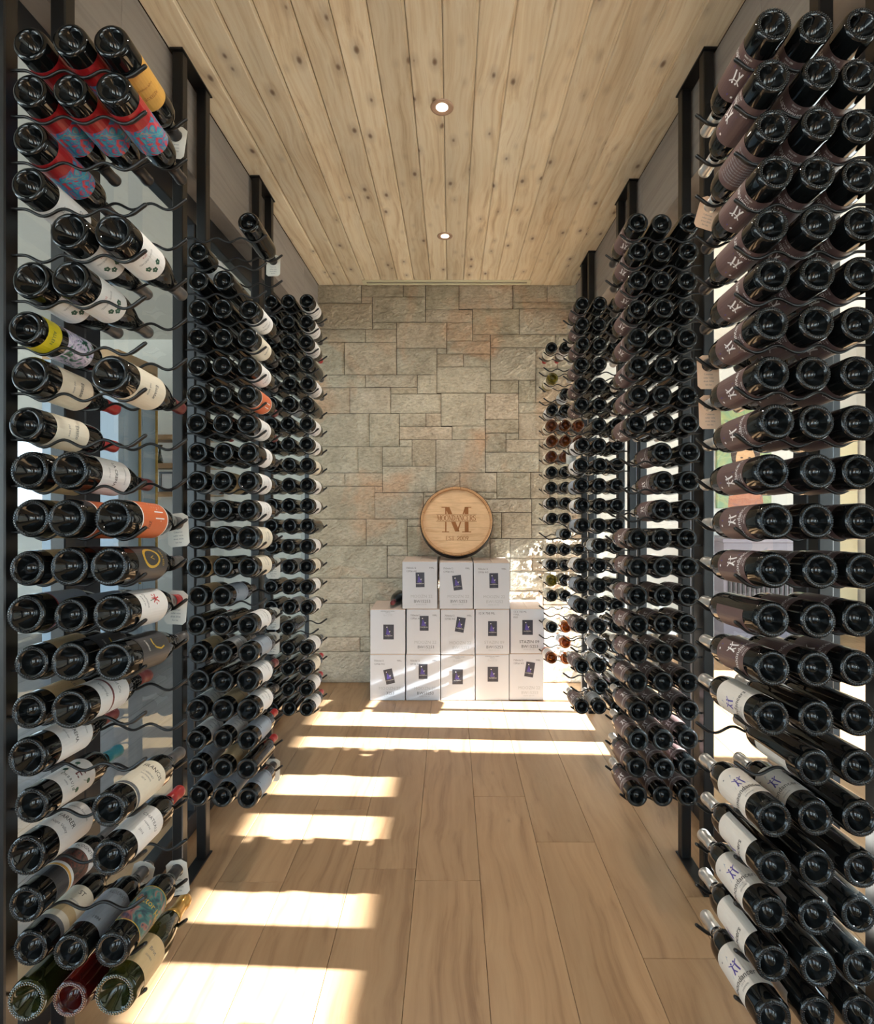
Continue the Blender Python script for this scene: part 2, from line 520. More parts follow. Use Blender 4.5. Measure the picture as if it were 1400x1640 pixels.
class Flat:
    """collects flat 2-D artwork (u, v) with a material per face"""
    def __init__(s):
        s.V, s.F, s.I, s.mats = [], [], [], []
    def _m(s, mat):
        if mat not in s.mats:
            s.mats.append(mat)
        return s.mats.index(mat)
    def add(s, V, Fc, mat, off=(0, 0), rot=0.0, lift=0.0):
        b = len(s.V)
        c, n = math.cos(rot), math.sin(rot)
        for x, y in V:
            s.V.append((off[0] + x * c - y * n, off[1] + x * n + y * c, lift))
        i = s._m(mat)
        for f in Fc:
            s.F.append(tuple(b + k for k in f))
            s.I.append(i)
    def poly(s, pts, mat, **kw):
        s.add(pts, [tuple(range(len(pts)))], mat, **kw)
    def rect(s, u0, v0, u1, v1, mat, n=1, **kw):
        V, Fc = [], []
        for i in range(n + 1):
            u = u0 + (u1 - u0) * i / n
            V += [(u, v0), (u, v1)]
        for i in range(n):
            Fc.append((2 * i, 2 * i + 2, 2 * i + 3, 2 * i + 1))
        s.add(V, Fc, mat, **kw)
    def ell(s, cu, cv, ru, rv, mat, n=14, **kw):
        s.poly([(cu + ru * math.cos(2 * PI * k / n), cv + rv * math.sin(2 * PI * k / n)) for k in range(n)], mat, **kw)
    def text(s, t, size, u, v, mat, align='CENTER', **kw):
        V, Fc = text_geo(t, size, align)
        s.add(V, Fc, mat, off=(u, v), **kw)
    def stroke(s, pts, w, mat, **kw):
        for (x0, y0), (x1, y1) in zip(pts[:-1], pts[1:]):
            dx, dy = x1 - x0, y1 - y0
            l = math.hypot(dx, dy) or 1
            nx, ny = -dy / l * w / 2, dx / l * w / 2
            s.poly([(x0 + nx, y0 + ny), (x0 - nx, y0 - ny), (x1 - nx, y1 - ny), (x1 + nx, y1 + ny)], mat, **kw)
    def mesh(s, name, fn):
        return mesh_from(name, [fn(u, v, l) for u, v, l in s.V], s.F, s.mats, s.I)
    def on_cyl(s, name, r):
        """u runs around the bottle, v along it; the middle of the label faces +X"""
        def fn(u, v, l):
            a = -u / r
            return ((r + l) * math.cos(a), v, (r + l) * math.sin(a))
        return s.mesh(name, fn)
    def on_front(s, name, x0=0, y=0, z0=0):
        return s.mesh(name, lambda u, v, l: (x0 + u, y - l, z0 + v))

def pw(px, py, d):
    """pixel and depth to a point of the room"""
    return ((px - VX) / F * d, d, EYE - (py - VY) / F * d)

# ------------------------------------------------------------------ the room shell
XL, XR, YB, H = -1.016, 0.958, 4.15, 3.047
GL, GR = -1.12, 1.12            # glass planes
OL, OR_, YF, YN = -5.6, 4.2, 5.6, -4.0   # adjoining rooms: outer left, outer right, far wall, open end behind the camera

floor = tag(box('floor', (OL, YN, -0.12), (OR_, YF, -0.02), 'subfloor'), None, kind='structure')
x = -0.134 - 0.244 * 23
k = 0
while x < OR_:
    x0, x1 = max(x, OL), min(x + 0.244, OR_)
    if x1 - x0 > 0.02:
        near = x1 > -1.3 and x0 < 1.3
        if abs(x - 0.354) < 0.02:
            cuts = [YN, -1.6, 0.2, 2.244, YF]
        elif abs(x + 0.134) < 0.02:
            cuts = [YN, -2.0, 0.1, 2.02, 4.1, YF]
        else:
            y = YN + random.uniform(0.4, 2.0)
            cuts = [YN]
            while y < YF - 0.3:
                cuts.append(y)
                y += random.uniform(1.9, 2.6)
            cuts.append(YF)
        for a, b in zip(cuts[:-1], cuts[1:]):
            g = 0.0006
            box('floor_plank', (x0 + g, a + g, -0.02), (x1 - g, b - g, random.uniform(-0.0004, 0.0)), 'oak' if x1 > -1.3 else 'greyfloor', floor, bevel=0.0012)
    x += 0.244

ceiling = tag(box('ceiling', (XL - 0.1, YN, H + 0.015), (XR + 0.1, YB, H + 0.1), 'subfloor'), None, kind='structure')
PW = (XR - XL) / 16
for i in range(16):
    x0, x1 = XL + PW * i, XL + PW * (i + 1)
    ch, zb, zt = 0.005, H, H + 0.016
    prof = [(x0 + 0.0008, zt), (x0 + 0.0008, zb + ch), (x0 + ch, zb), (x1 - 0.012, zb), (x1 - 0.009, zb + 0.003), (x1 - 0.0008, zb + 0.003), (x1 - 0.0008, zt)]
    for a, b in ((YN, 0.35 + (i % 3) * 0.2), (0.35 + (i % 3) * 0.2, YB)):
        V = [(p[0], a, p[1]) for p in prof] + [(p[0], b, p[1]) for p in prof]
        n = len(prof)
        Fc = [(j, j + 1, n + j + 1, n + j) for j in range(n - 1)] + [tuple(range(n))[::-1], tuple(range(n, 2 * n))]
        link('ceiling_plank', mesh_from('ceiling_plank', V, Fc, 'pine'), ceiling)

def side_wall(side):
    s = -1 if side == 'left' else 1
    xi = XL if s < 0 else XR
    xg = GL if s < 0 else GR
    a, b = sorted((xi, xg + s * 0.06))
    w = tag(box('wall_' + side, (min(xi + s * 0.012, xg + s * 0.06), YN, 2.712), (max(xi + s * 0.012, xg + s * 0.06), YB + 0.004, H + 0.1), 'greywood'), None, kind='structure')
    seams = [YN, -2.0, -0.6, 0.63, 1.67, 2.71, 3.75, YB + 0.15]
    for y0, y1 in zip(seams[:-1], seams[1:]):
        lo, hi = sorted((xi, xi + s * 0.012))
        box('wall_panel', (lo, y0 + 0.001, 2.70), (hi, y1 - 0.001, H), 'greywood', w, bevel=0.001)
        lo, hi = sorted((xi + s * 0.012, xg + s * 0.05))
        box('soffit_panel', (lo, y0 + 0.001, 2.70), (hi, y1 - 0.001, 2.712), 'greywood', w)
    # narrow stained end piece against the stone
    lo, hi = sorted((xi, xg + s * 0.06))
    return w
side_wall('left')
side_wall('right')

# glazed panels down both sides: each is a black stile-and-rail frame round one pane
WN = [0]
def glazed(xg, y0, y1):
    WN[0] += 1
    st, t = 0.066, 0.05
    root = tag(empty('window_%d' % WN[0], (xg, y0, 0)), None, kind='structure')
    L = y1 - y0
    for lo, hi in (((-t / 2, 0.0004, 0.0), (t / 2, st, 2.70)), ((-t / 2, L - st, 0.0), (t / 2, L - 0.0004, 2.70)),
                   ((-t / 2, st, 0.0), (t / 2, L - st, 0.085)), ((-t / 2, st, 2.60), (t / 2, L - st, 2.70))):
        box('frame_rail' if lo[1] >= st - 1e-6 and hi[1] <= L - st + 1e-6 else 'frame_stile', lo, hi, 'frame', root, bevel=0.004)
    # stepped glazing beads
    for lo, hi in (((-0.018, st, 0.085), (0.018, st + 0.014, 2.60)), ((-0.018, L - st - 0.014, 0.085), (0.018, L - st, 2.60))):
        box('glazing_bead', lo, hi, 'frame', root)
    V = [(0, st, 0.085), (0, L - st, 0.085), (0, L - st, 2.60), (0, st, 2.60)]
    link('pane', mesh_from('pane', V, [(0, 1, 2, 3)], 'pane'), root)
for a, b in zip([-1.6, -0.8, 0.0, 0.8, 1.62, 2.40, 3.16], [-0.8, 0.0, 0.8, 1.62, 2.40, 3.16, 4.30]):
    glazed(GL, a, b)
for a, b in zip([-1.6, -0.75, 0.05, 0.85, 1.66, 2.44, 3.22], [-0.75, 0.05, 0.85, 1.66, 2.44, 3.22, 4.30]):
    glazed(GR, a, b)

# stone wall: every stone traced as its own block
STONES = [
 (510,457,578.6,486),(579,457,645.7,476),(579,476,596.3,486),(646,457,681.3,476),(681.6,457,735,496.2),(735.2,456,821.4,495),(821.7,456,876.3,484),(876.5,456,923.5,484),
 (821.7,484,923.5,495),(831.8,495.2,923.5,535.8),(510,486.2,596.3,527.5),(596.6,476.2,681.3,516.5),(596.6,516.7,635.3,527.3),(681.6,496.4,756.8,516.4),(757,495.2,831.6,536),
 (635.6,516.8,715.6,558),(715.8,516.6,756.8,546.2),(510,527.7,585.5,548.5),(585.7,527.5,635.3,548.5),(510,548.7,551.7,600.5),(552,548.7,635.3,600.4),(635.6,558.2,699.8,600.3),
 (715.8,546.4,785.5,567),(700,558.2,715.6,567),(757,536.2,785.5,546.2),(785.7,536.2,889,557),(889.2,536.2,923.5,557),(700,567.2,742.5,588),(742.7,567.2,785.5,588),(700,588.2,785.5,629.7),
 (785.7,557.2,858,609),(858.2,557.2,893.5,590),(893.7,557.2,923.5,590),(785.7,609.2,830.6,630),(830.8,609.2,858,645),(858.2,590.2,923.5,645),
 (510,600.7,585.7,620.8),(586,600.6,668.2,620.5),(668.4,600.5,699.8,630.8),(626,620.7,668.2,631),(510,621,560.3,662.4),(560.5,621,625.8,662.4),(626,631.2,706.5,662),
 (706.7,630,777.2,682.2),(777.4,630.2,830.6,672),(830.8,645.2,890,661.5),(890.2,645.2,923.5,661.5),(510,662.6,591.3,715.4),(591.5,662.6,639.4,715.4),(639.7,662.2,682.2,683.6),(682.4,662.2,706.5,683.6),
 (639.7,683.8,724,704.2),(724.2,682.4,777.2,704.2),(777.4,672.2,830.6,693.6),(830.8,661.7,889,704),(889.2,661.7,923.5,704),(777.4,693.8,810.3,724.2),(810.5,693.8,830.6,704),(810.5,704.2,863.5,724.2),
 (863.7,704.2,923.5,737.8),(639.7,704.4,660,715.6),(660.2,704.4,698,746.8),(698.2,704.4,777.2,757),(510,715.6,573.4,757.3),(573.6,715.6,612.4,757.3),(612.6,715.8,660,746.8),
 (510,757.5,552.5,778.6),(552.7,757.5,612.4,778.6),(612.6,747,698,788.8),(777.4,724.4,863.5,756.2),(698.2,757.2,736.6,788.4),(736.8,757.2,795.7,788.2),(795.9,756.4,850,798.7),(850.2,756.4,880,798.7),(863.7,738,923.5,756.2),(880.2,756.4,923.5,798.7),
 (510,778.8,600.3,831.3),(600.5,778.8,612.4,789),(600.5,789.2,678.3,831),(678.5,789,736.6,831),(736.8,788.4,795.7,799),(736.8,799.2,851.6,820.6),(851.8,798.9,923.5,840.6),
 (510,831.5,586.6,874),(586.8,831.2,652.3,874),(652.5,831.2,678.3,843),(652.5,843.2,736,893.6),(678.5,831.2,736.6,843),(736.2,820.8,785,893.6),(785.2,820.8,803.2,862.4),(803.4,820.8,851.6,862.4),(851.8,840.8,923.5,862.4),
 (785.2,862.6,817,893.6),(817.2,862.6,923.5,893.8),(510,874.2,620,925.8),(620.2,874.2,652.3,890),(620.2,890.2,652.3,925.8),(652.5,893.8,735,925.8),(735.2,893.8,817,914.4),(817.2,894,852.5,914.4),(852.7,894,923.5,914.4),
 (735.2,914.6,817,946),(817.2,914.6,870,946),(870.2,914.6,923.5,968),(510,926,580.5,966.6),(580.7,926,652.3,966.6),(652.5,926,735,966.6),(735.2,946.2,800,990),(800.2,946.2,870,990),(870.2,968.2,923.5,1010),
 (510,966.8,592,1020),(592.2,966.8,690,1020),(690.2,966.8,735,1020),(735.2,990.2,870,1020),(870.2,1010.2,923.5,1050),(510,1020.2,576.6,1043.2),(576.8,1020.2,690,1043.2),(690.2,1020.2,780,1060),(780.2,1020.2,870,1060),
 (510,1043.4,600,1094),(600.2,1043.4,690,1094),(690.2,1060.2,800,1094),(800.2,1060.2,870,1094),(870.2,1050.2,923.5,1094)]
wall_back = tag(box('wall_back', (GL + 0.03, YB + 0.006, -0.02), (GR - 0.03, YB + 0.15, H + 0.1), 'grout'), None, kind='structure')

def stone_height(x, z, seed):
    c, s = math.cos(R(35)), math.sin(R(35))
    u, w = x * c + z * s, -x * s + z * c
    h = noise.noise(Vector((u * 8, w * 18, seed))) * 0.55 + abs(noise.noise(Vector((u * 20, w * 46, seed + 9)))) * 0.6 + noise.noise(Vector((x * 62, z * 62, seed))) * 0.28 - 0.15
    return h

for si, (px0, py0, px1, py1) in enumerate(STONES):
    x0, x1 = (px0 - VX) / F * YB, (px1 - VX) / F * YB
    z1, z0 = EYE - (py0 - VY) / F * YB, EYE - (py1 - VY) / F * YB
    if px0 <= 510.1:
        x0 = GL + 0.032
    if px1 >= 923:
        x1 = GR - 0.032
    z0 = max(z0, 0.001)
    g = 0.0016
    x0, x1, z0, z1 = x0 + g, x1 - g, z0 + g, z1 - g
    nx, nz = max(3, int((x1 - x0) / 0.011)), max(3, int((z1 - z0) / 0.011))
    pro = random.uniform(0.0, 0.006)
    amp = random.uniform(0.011, 0.019)
    V, Fc = [], []
    for j in range(nz + 1):
        for i in range(nx + 1):
            xx, zz = x0 + (x1 - x0) * i / nx, z0 + (z1 - z0) * j / nz
            e = min(1.0, min(i, nx - i, j, nz - j) / 1.6)
            V.append((xx, YB - pro - 0.004 * e - amp * (0.35 + 0.65 * e) * (0.4 + stone_height(xx, zz, si * 3.7)), zz))
    W = nx + 1
    for j in range(nz):
        for i in range(nx):
            a = j * W + i
            Fc.append((a, a + 1, a + W + 1, a + W))
    # sides back to the wall
    rim = [i for i in range(W)] + [j * W + nx for j in range(1, nz + 1)] + [nz * W + i for i in range(nx - 1, -1, -1)] + [j * W for j in range(nz - 1, 0, -1)]
    b0 = len(V)
    for r_ in rim:
        V.append((V[r_][0], YB + 0.008, V[r_][2]))
    n = len(rim)
    for q in range(n):
        q2 = (q + 1) % n
        Fc.append((rim[q2], rim[q], b0 + q, b0 + q2))
    link('stone', mesh_from('stone', V, Fc, 'stone', smooth=False), wall_back)

# adjoining rooms seen through the glass
tag(box('ceiling_left_room', (OL, YN, H), (GL - 0.06, YF, H + 0.1), 'grey_wall'), None, kind='structure')
tag(box('ceiling_right_room', (GR + 0.06, YN, H), (OR_, YF, H + 0.1), 'white_ceiling'), None, kind='structure')

def wall_with_holes(name, axis, pos, t, a0, a1, holes, mat='white_wall', top=None):
    """a wall slab across axis ('x' or 'y') from a0 to a1 with rectangular openings (s0, s1, z0, z1)"""
    top = top or H + 0.1
    ss = sorted({a0, a1, *[h[0] for h in holes], *[h[1] for h in holes]})
    zs = sorted({-0.02, top, *[h[2] for h in holes], *[h[3] for h in holes]})
    bm = bmesh.new()
    for sa, sb in zip(ss[:-1], ss[1:]):
        for za, zb in zip(zs[:-1], zs[1:]):
            if any(h[0] - 1e-6 <= sa and sb <= h[1] + 1e-6 and h[2] - 1e-6 <= za and zb <= h[3] + 1e-6 for h in holes):
                continue
            lo, hi = ((pos, sa, za), (pos + t, sb, zb)) if axis == 'x' else ((sa, pos, za), (sb, pos + t, zb))
            r = bmesh.ops.create_cube(bm, size=1.0)
            for v in r['verts']:
                v.co = Vector([v.co[i] * (hi[i] - lo[i]) + (hi[i] + lo[i]) / 2 for i in range(3)])
    bmesh.ops.remove_doubles(bm, verts=bm.verts[:], dist=1e-5)
    me = bpy.data.meshes.new(name)
    bm.to_mesh(me)
    bm.free()
    me.materials.append(M[mat])
    return tag(link(name, me), None, kind='structure')

wall_with_holes('wall_left_room', 'y', YF, 0.12, OL, XL, [(-4.62, -4.22, 1.30, 2.02)], 'grey_wall')
wall_with_holes('wall_left_sky_cut', 'x', OL - 0.12, 0.12, YN, YF + 0.12, [(-2.6, 2.6, 0.5, 2.5)], 'grey_wall')  # unseen wall added to cut down the sky light in the left room
wall_with_holes('wall_right_room', 'y', YF, 0.12, XR, OR_ + 0.12, [])
# invented unseen outer wall, its openings shaped for the sun patches and bounce light
hd, sl = (OR_ + 0.90) * SUN_SLOPE, (OR_ + 0.31) * SUN_SLOPE
wall_with_holes('wall_right_sun_mask', 'x', OR_, 0.03, YN, YF + 0.12, [(0.1, 2.80, sl, hd), (2.86, 3.90, 0.0, hd), (3.90, 4.35, 0.0, 2.50), (-3.7, -2.3, 0.0, 2.6)])
tag(box('wall_sun_block', (GL - 0.03, YB + 0.152, -0.02), (GR + 0.03, YF + 0.1, H + 0.1), 'white_wall'), None, kind='structure')  # unseen block added to keep the sun from crossing behind the stone
wall_with_holes('wall_front_sky_block', 'y', -1.72, 0.12, GL, GR, [(-0.75, 0.15, 0.0, 2.2)])  # unseen wall added to dim the sky reflected in the bottle bases
g = tag(box('ground', (-60, -60, -0.3), (60, 60, -0.14), 'ground'), None, kind='structure')

# ------------------------------------------------------------------ recessed ceiling lights and slot diffuser
def downlight(x, y, label):
    r = empty('recessed_light', (x, y, H))
    tag(r, label, 'ceiling light', 'recessed lights along the pine ceiling')
    V, Fc = lathe([(0.024, -0.0012), (0.027, -0.0020), (0.040, -0.0045), (0.046, -0.0045), (0.048, -0.002), (0.048, 0.001)], 32)
    V = [(a, c, b) for a, b, c in V]
    link('trim_ring', mesh_from('trim_ring', V, Fc, 'trim', smooth=True), r)
    V, Fc = lathe([(0.0, -0.0034), (0.014, -0.0030), (0.0245, -0.0016)], 24)
    V = [(a, c, b) for a, b, c in V]
    link('lens', mesh_from('lens', V, Fc, 'lens', smooth=True), r)
    l = bpy.data.lights.new('lamp', 'SPOT')
    l.energy = 40
    l.spot_size = R(120)
    l.spot_blend = 0.8
    l.shadow_soft_size = 0.025
    l.color = (1.0, 0.92, 0.82)
    lo = link('lamp', l, r)
    lo.location = (0, 0, -0.03)
downlight(-0.036, 2.24, 'round recessed ceiling light, nearer of the two lit ones')
downlight(-0.036, 3.357, 'round recessed ceiling light, farther one near the stone wall')
downlight(-0.036, 1.12, 'round recessed ceiling light closest to the viewer')

d = empty('air_diffuser', (0, 0, H))
tag(d, 'long cream slot air diffuser in the ceiling before the stone wall', 'air diffuser')
x0, x1, y0, y1 = -0.665, 0.605, 4.045, 4.125
for lo, hi in (((x0, y0, -0.008), (x1, y0 + 0.02, 0.001)), ((x0, y1 - 0.02, -0.008), (x1, y1, 0.001)), ((x0, y0 + 0.02, -0.008), (x0 + 0.03, y1 - 0.02, 0.001)), ((x1 - 0.03, y0 + 0.02, -0.008), (x1, y1 - 0.02, 0.001))):
    box('diffuser_frame', lo, hi, 'diffuser', d, bevel=0.002)
box('slot_blade', (x0 + 0.03, y0 + 0.034, -0.006), (x1 - 0.03, y0 + 0.046, -0.001), 'slot', d)
box('slot_back', (x0 + 0.03, y0 + 0.02, -0.0015), (x1 - 0.03, y1 - 0.02, 0.001), 'slot', d)

# ------------------------------------------------------------------ wine racks: posts, plates and wavy rods
PITCH, ROWS, ZTOP, ROWH = 0.089, 21, 2.40, 0.1016
def rod_mesh():
    pts, rad = [], []
    n = 52
    for i in range(n + 1):
        s = 0.015 + (0.312 - 0.015) * i / n
        if s < 0.289:
            zz = 0.008 - 0.008 * math.cos(2 * PI * (s / PITCH))      # dips at 0, p, 2p, 3p
            zz = zz if s > 0.045 else 0.016 * min(1, 1.0)
            if s < 0.0445:
                zz = 0.016
        else:
            zz = (0.008 - 0.008 * math.cos(2 * PI * (0.289 / PITCH))) + (s - 0.289) * 0.75
        pts.append((s, 0, zz))
        rad.append(0.0034 if i < n - 5 else 0.0046)
    pts.append((0.3155, 0, pts[-1][2] + 0.0026)); rad.append(0.0030)
    return tube(pts, rad, 8)
RV, RF = rod_mesh()
ROD = {1: mesh_from('support_rod', RV, RF, 'steel', smooth=True),
       -1: mesh_from('support_rod', [(-v[0], v[1], v[2]) for v in RV], [tuple(reversed(f)) for f in RF], 'steel', smooth=True)}

RACKS = {  # name: (side, post x, near rod depth, far rod depth, phrase)
    'L1': (1, -0.985, 1.190, 1.373, 'nearest left rack'),
    'L2': (1, -0.985, 1.967, 2.152, 'second left rack'),
    'L3': (1, -0.985, 2.745, 2.930, 'third left rack'),
    'R1': (-1, 0.930, 1.172, 1.357, 'nearest right rack'),
    'R2': (-1, 0.930, 1.965, 2.150, 'second right rack'),
    'R3': (-1, 0.930, 2.775, 2.960, 'third right rack'),
    'R4': (-1, 0.930, 3.585, 3.770, 'fourth right rack')}
RLAB = {'L1': 'black steel floor-to-ceiling wine rack on the left, closest to the viewer',
        'L2': 'black steel floor-to-ceiling wine rack, second from the viewer on the left',
        'L3': 'black steel floor-to-ceiling wine rack, farthest on the left',
        'R1': 'black steel floor-to-ceiling wine rack on the right, closest to the viewer',
        'R2': 'black steel floor-to-ceiling wine rack, second from the viewer on the right',
        'R3': 'black steel floor-to-ceiling wine rack, third from the viewer on the right',
        'R4': 'black steel floor-to-ceiling wine rack on the right, against the stone wall'}
NEAR_DZ, FAR_DZ = -0.041, -0.032
for key, (s, xp, dn, df, ph) in RACKS.items():
    r = empty('wine_rack', (xp, dn, 0))
    tag(r, RLAB[key], 'wine rack', 'steel wine racks along both sides')
    L = df - dn
    box('post', (-0.019, -0.019, 0.006), (0.019, 0.019, H - 0.006), 'steel', r, bevel=0.003)
    box('post', (-0.019, L - 0.019, 0.006), (0.019, L + 0.019, H - 0.006), 'steel', r, bevel=0.003)
    box('top_plate', (-0.024, -0.030, H - 0.007), (0.024, L + 0.030, H - 0.0005), 'steel', r, bevel=0.001)
    box('base_plate', (-0.024, -0.030, 0.0008), (0.024, L + 0.030, 0.007), 'steel', r, bevel=0.001)
    for k in range(ROWS):
        z = ZTOP - ROWH * k
        for y, dz in ((0, NEAR_DZ), (L, FAR_DZ)):
            o = link('support_rod', ROD[s], r)
            o.location = (0, y, z + dz)

# ------------------------------------------------------------------ bottles
def profile(kind):
    if kind == 'bordeaux':
        r = 0.0375
        body = [(0.0355, 0.0025), (r - 0.0006, 0.006), (r, 0.011), (r, 0.06), (r, 0.12), (r, 0.178), (r - 0.0008, 0.190), (0.0345, 0.202), (0.029, 0.213), (0.0215, 0.222), (0.0165, 0.231), (0.0148, 0.242), (0.0140, 0.262), (0.0137, 0.286), (0.0150, 0.289), (0.0150, 0.299), (0.0135, 0.3005), (0.0, 0.3005)]
    elif kind == 'burgundy':
        r = 0.0415
        body = [(0.039, 0.0025), (r - 0.0006, 0.006), (r, 0.011), (r, 0.05), (r, 0.10), (r, 0.138), (0.0400, 0.155), (0.0365, 0.175), (0.0310, 0.195), (0.0245, 0.213), (0.0192, 0.230), (0.0165, 0.245), (0.0150, 0.265), (0.0142, 0.284), (0.0156, 0.287), (0.0156, 0.298), (0.014, 0.299), (0.0, 0.299)]
    else:  # sparkling
        r = 0.0435
        body = [(0.041, 0.0025), (r - 0.0006, 0.006), (r, 0.011), (r, 0.06), (r, 0.145), (0.0420, 0.162), (0.0375, 0.185), (0.0310, 0.208), (0.0245, 0.230), (0.0195, 0.252), (0.0170, 0.272), (0.0155, 0.290), (0.0175, 0.292), (0.0175, 0.306), (0.015, 0.312), (0.0, 0.312)]
    pr = r - 0.0375
    punt = [(0.0, 0.030), (0.006, 0.0285), (0.013, 0.024), (0.019, 0.016), (0.0232 + pr, 0.007), (0.0255 + pr, 0.0025)]
    rim = [(0.0275 + pr, 0.0010), (0.0290 + pr, 0.0004), (0.0305 + pr, 0.0001), (0.0320 + pr, 0.0003), (0.0335 + pr, 0.0010)]
    return r, punt + rim + body, len(punt), len(punt) + len(rim)

BOT = {}
def bottle_mesh(kind, mat, stipple):
    key = (kind, mat, stipple)
    if key not in BOT:
        r, pr, i0, i1 = profile(kind)
        V, Fc = lathe(pr, 44)
        me = mesh_from('glass', V, Fc, mat, smooth=True)
        BOT[key] = (me, r)
    return BOT[key]

BEAD = {}
def bead_mesh(kind, mat):
    """the knurled ring of tiny glass beads moulded round the foot of the bottle"""
    if (kind, mat) not in BEAD:
        pr = profile(kind)[0] - 0.0375
        V, Fc = [], []
        for ring, (rr, yy, off) in enumerate(((0.0292 + pr, 0.0006, 0.0), (0.0327 + pr, 0.0009, 0.5))):
            for k in range(40):
                a = 2 * PI * (k + off) / 40
                c = Vector((rr * math.cos(a), yy, rr * math.sin(a)))
                b0, q = len(V), 0.0019
                V.append(c + Vector((0, -q, 0)))
                for lat in (0.5, 1.1):
                    for m_ in range(7):
                        t = 2 * PI * m_ / 7
                        V.append(c + Vector((q * math.sin(lat) * math.cos(t), -q * math.cos(lat), q * math.sin(lat) * math.sin(t))))
                for m_ in range(7):
                    n_ = (m_ + 1) % 7
                    Fc.append((b0, b0 + 1 + n_, b0 + 1 + m_))
                    Fc.append((b0 + 1 + m_, b0 + 1 + n_, b0 + 8 + n_, b0 + 8 + m_))
        BEAD[(kind, mat)] = mesh_from('base_beads', V, Fc, mat, smooth=True)
    return BEAD[(kind, mat)]

CAP = {}
def capsule_mesh(kind, mat):
    if (kind, mat) not in CAP:
        if kind == 'bordeaux':
            pr = [(0.0152, 0.240), (0.0155, 0.2402), (0.0149, 0.262), (0.0145, 0.285), (0.0157, 0.2885), (0.0157, 0.3000), (0.0143, 0.3018), (0.0, 0.3018)]
        elif kind == 'burgundy':
            pr = [(0.0172, 0.244), (0.0174, 0.2442), (0.0157, 0.265), (0.0150, 0.283), (0.0163, 0.2865), (0.0163, 0.299), (0.0148, 0.3006), (0.0, 0.3006)]
        else:
            pr = [(0.0252, 0.230), (0.0255, 0.2302), (0.0205, 0.252), (0.0180, 0.272), (0.0168, 0.290), (0.0185, 0.293), (0.0188, 0.307), (0.0165, 0.3145), (0.0, 0.3145)]
        V, Fc = lathe(pr, 28)
        CAP[(kind, mat)] = mesh_from('foil_capsule', V, Fc, mat, smooth=True)
    return CAP[(kind, mat)]

LAB = {}
def lab(name, r, paper, art=None, v0=0.062, v1=0.158, w=0.085, strip=None):
    """paper band wrapped on the glass plus its printed lettering, both shared by every bottle of that kind"""
    key = (name, round(r, 4))
    if key in LAB:
        return LAB[key]
    up = lambda fl: [setattr(fl, 'V', [(u, (v - 0.066) * 1.16 + 0.042, l) for u, v, l in fl.V])]
    f = Flat()
    f.rect(-w, v0, w, v1, paper, n=22)
    for q in strip or []:
        f.rect(-w, v0 + (v1 - v0) * q[0], w, v0 + (v1 - v0) * q[1], q[2], n=22, lift=0.00012)
    up(f)
    me = f.on_cyl('label', r + 0.0004)
    te = None
    if art:
        a = Flat()
        art(a)
        up(a)
        te = a.on_cyl('lettering', r + 0.0008)
    LAB[key] = (me, te)
    return LAB[key]

def dancer(a, u, v, s, mat):
    """two leaping silhouettes"""
    a.stroke([(u - 0.6 * s, v - 1.0 * s), (u - 0.35 * s, v - 0.2 * s), (u - 0.3 * s, v + 0.5 * s)], 0.28 * s, mat)
    a.stroke([(u - 0.3 * s, v + 0.4 * s), (u - 0.9 * s, v + 0.9 * s)], 0.16 * s, mat)
    a.stroke([(u - 0.35 * s, v - 0.2 * s), (u + 0.1 * s, v - 1.0 * s)], 0.2 * s, mat)
    a.ell(u - 0.25 * s, v + 0.75 * s, 0.17 * s, 0.2 * s, mat, 8)
    a.stroke([(u + 0.75 * s, v - 1.0 * s), (u + 0.5 * s, v - 0.1 * s), (u + 0.4 * s, v + 0.5 * s)], 0.28 * s, mat)
    a.stroke([(u + 0.4 * s, v + 0.4 * s), (u + 1.0 * s, v + 1.0 * s)], 0.16 * s, mat)
    a.stroke([(u - 0.2 * s, v + 0.3 * s), (u + 0.4 * s, v + 0.35 * s)], 0.14 * s, mat)
    a.ell(u + 0.38 * s, v + 0.78 * s, 0.17 * s, 0.2 * s, mat, 8)

def art_moon_dark(a):
    a.poly([(-0.002, 0.158), (0.018, 0.103), (-0.024, 0.103)], 'ink_purple')
    a.ell(-0.014, 0.156, 0.0030, 0.0024, 'ink_white', 8, lift=0.0002)
    dancer(a, -0.002, 0.118, 0.0135, 'ink_white')
    a.text('moondancers', 0.0165, 0, 0.092, 'ink_white', lift=0.0002)
    a.text('2 0 2 2', 0.005, 0, 0.082, 'ink_white')
    a.text('RED WINE', 0.0045, 0, 0.075, 'ink_white')
def art_moon_light(a):
    a.poly([(0.0, 0.146), (0.020, 0.104), (-0.014, 0.104)], 'paper_bluegrey')
    a.ell(-0.018, 0.148, 0.0022, 0.0018, 'ink_grey', 8)
    dancer(a, 0.003, 0.116, 0.0125, 'ink_purple')
    a.text('moondancers', 0.0165, 0, 0.091, 'ink_black', lift=0.0002)
    a.text('2 0 1 9', 0.0048, 0, 0.081, 'ink_grey')
    a.text('ZINFANDEL', 0.0045, 0, 0.074, 'ink_grey')
def lines(*rows):
    def fn(a):
        for t, s, v, m in rows:
            a.text(t, s, 0, v, m)
    return fn
def art_vine(a):
    for u, v in ((-0.012, 0.120), (0.006, 0.126), (0.016, 0.114)):
        for k in range(5):
            t = 2 * PI * k / 5
            a.ell(u + 0.004 * math.cos(t), v + 0.004 * math.sin(t), 0.0032, 0.0032, 'ink_green', 7)
    a.text('ESTATE VINEYARD', 0.006, 0, 0.094, 'ink_grey')
    a.text('2016', 0.007, 0, 0.083, 'ink_red')
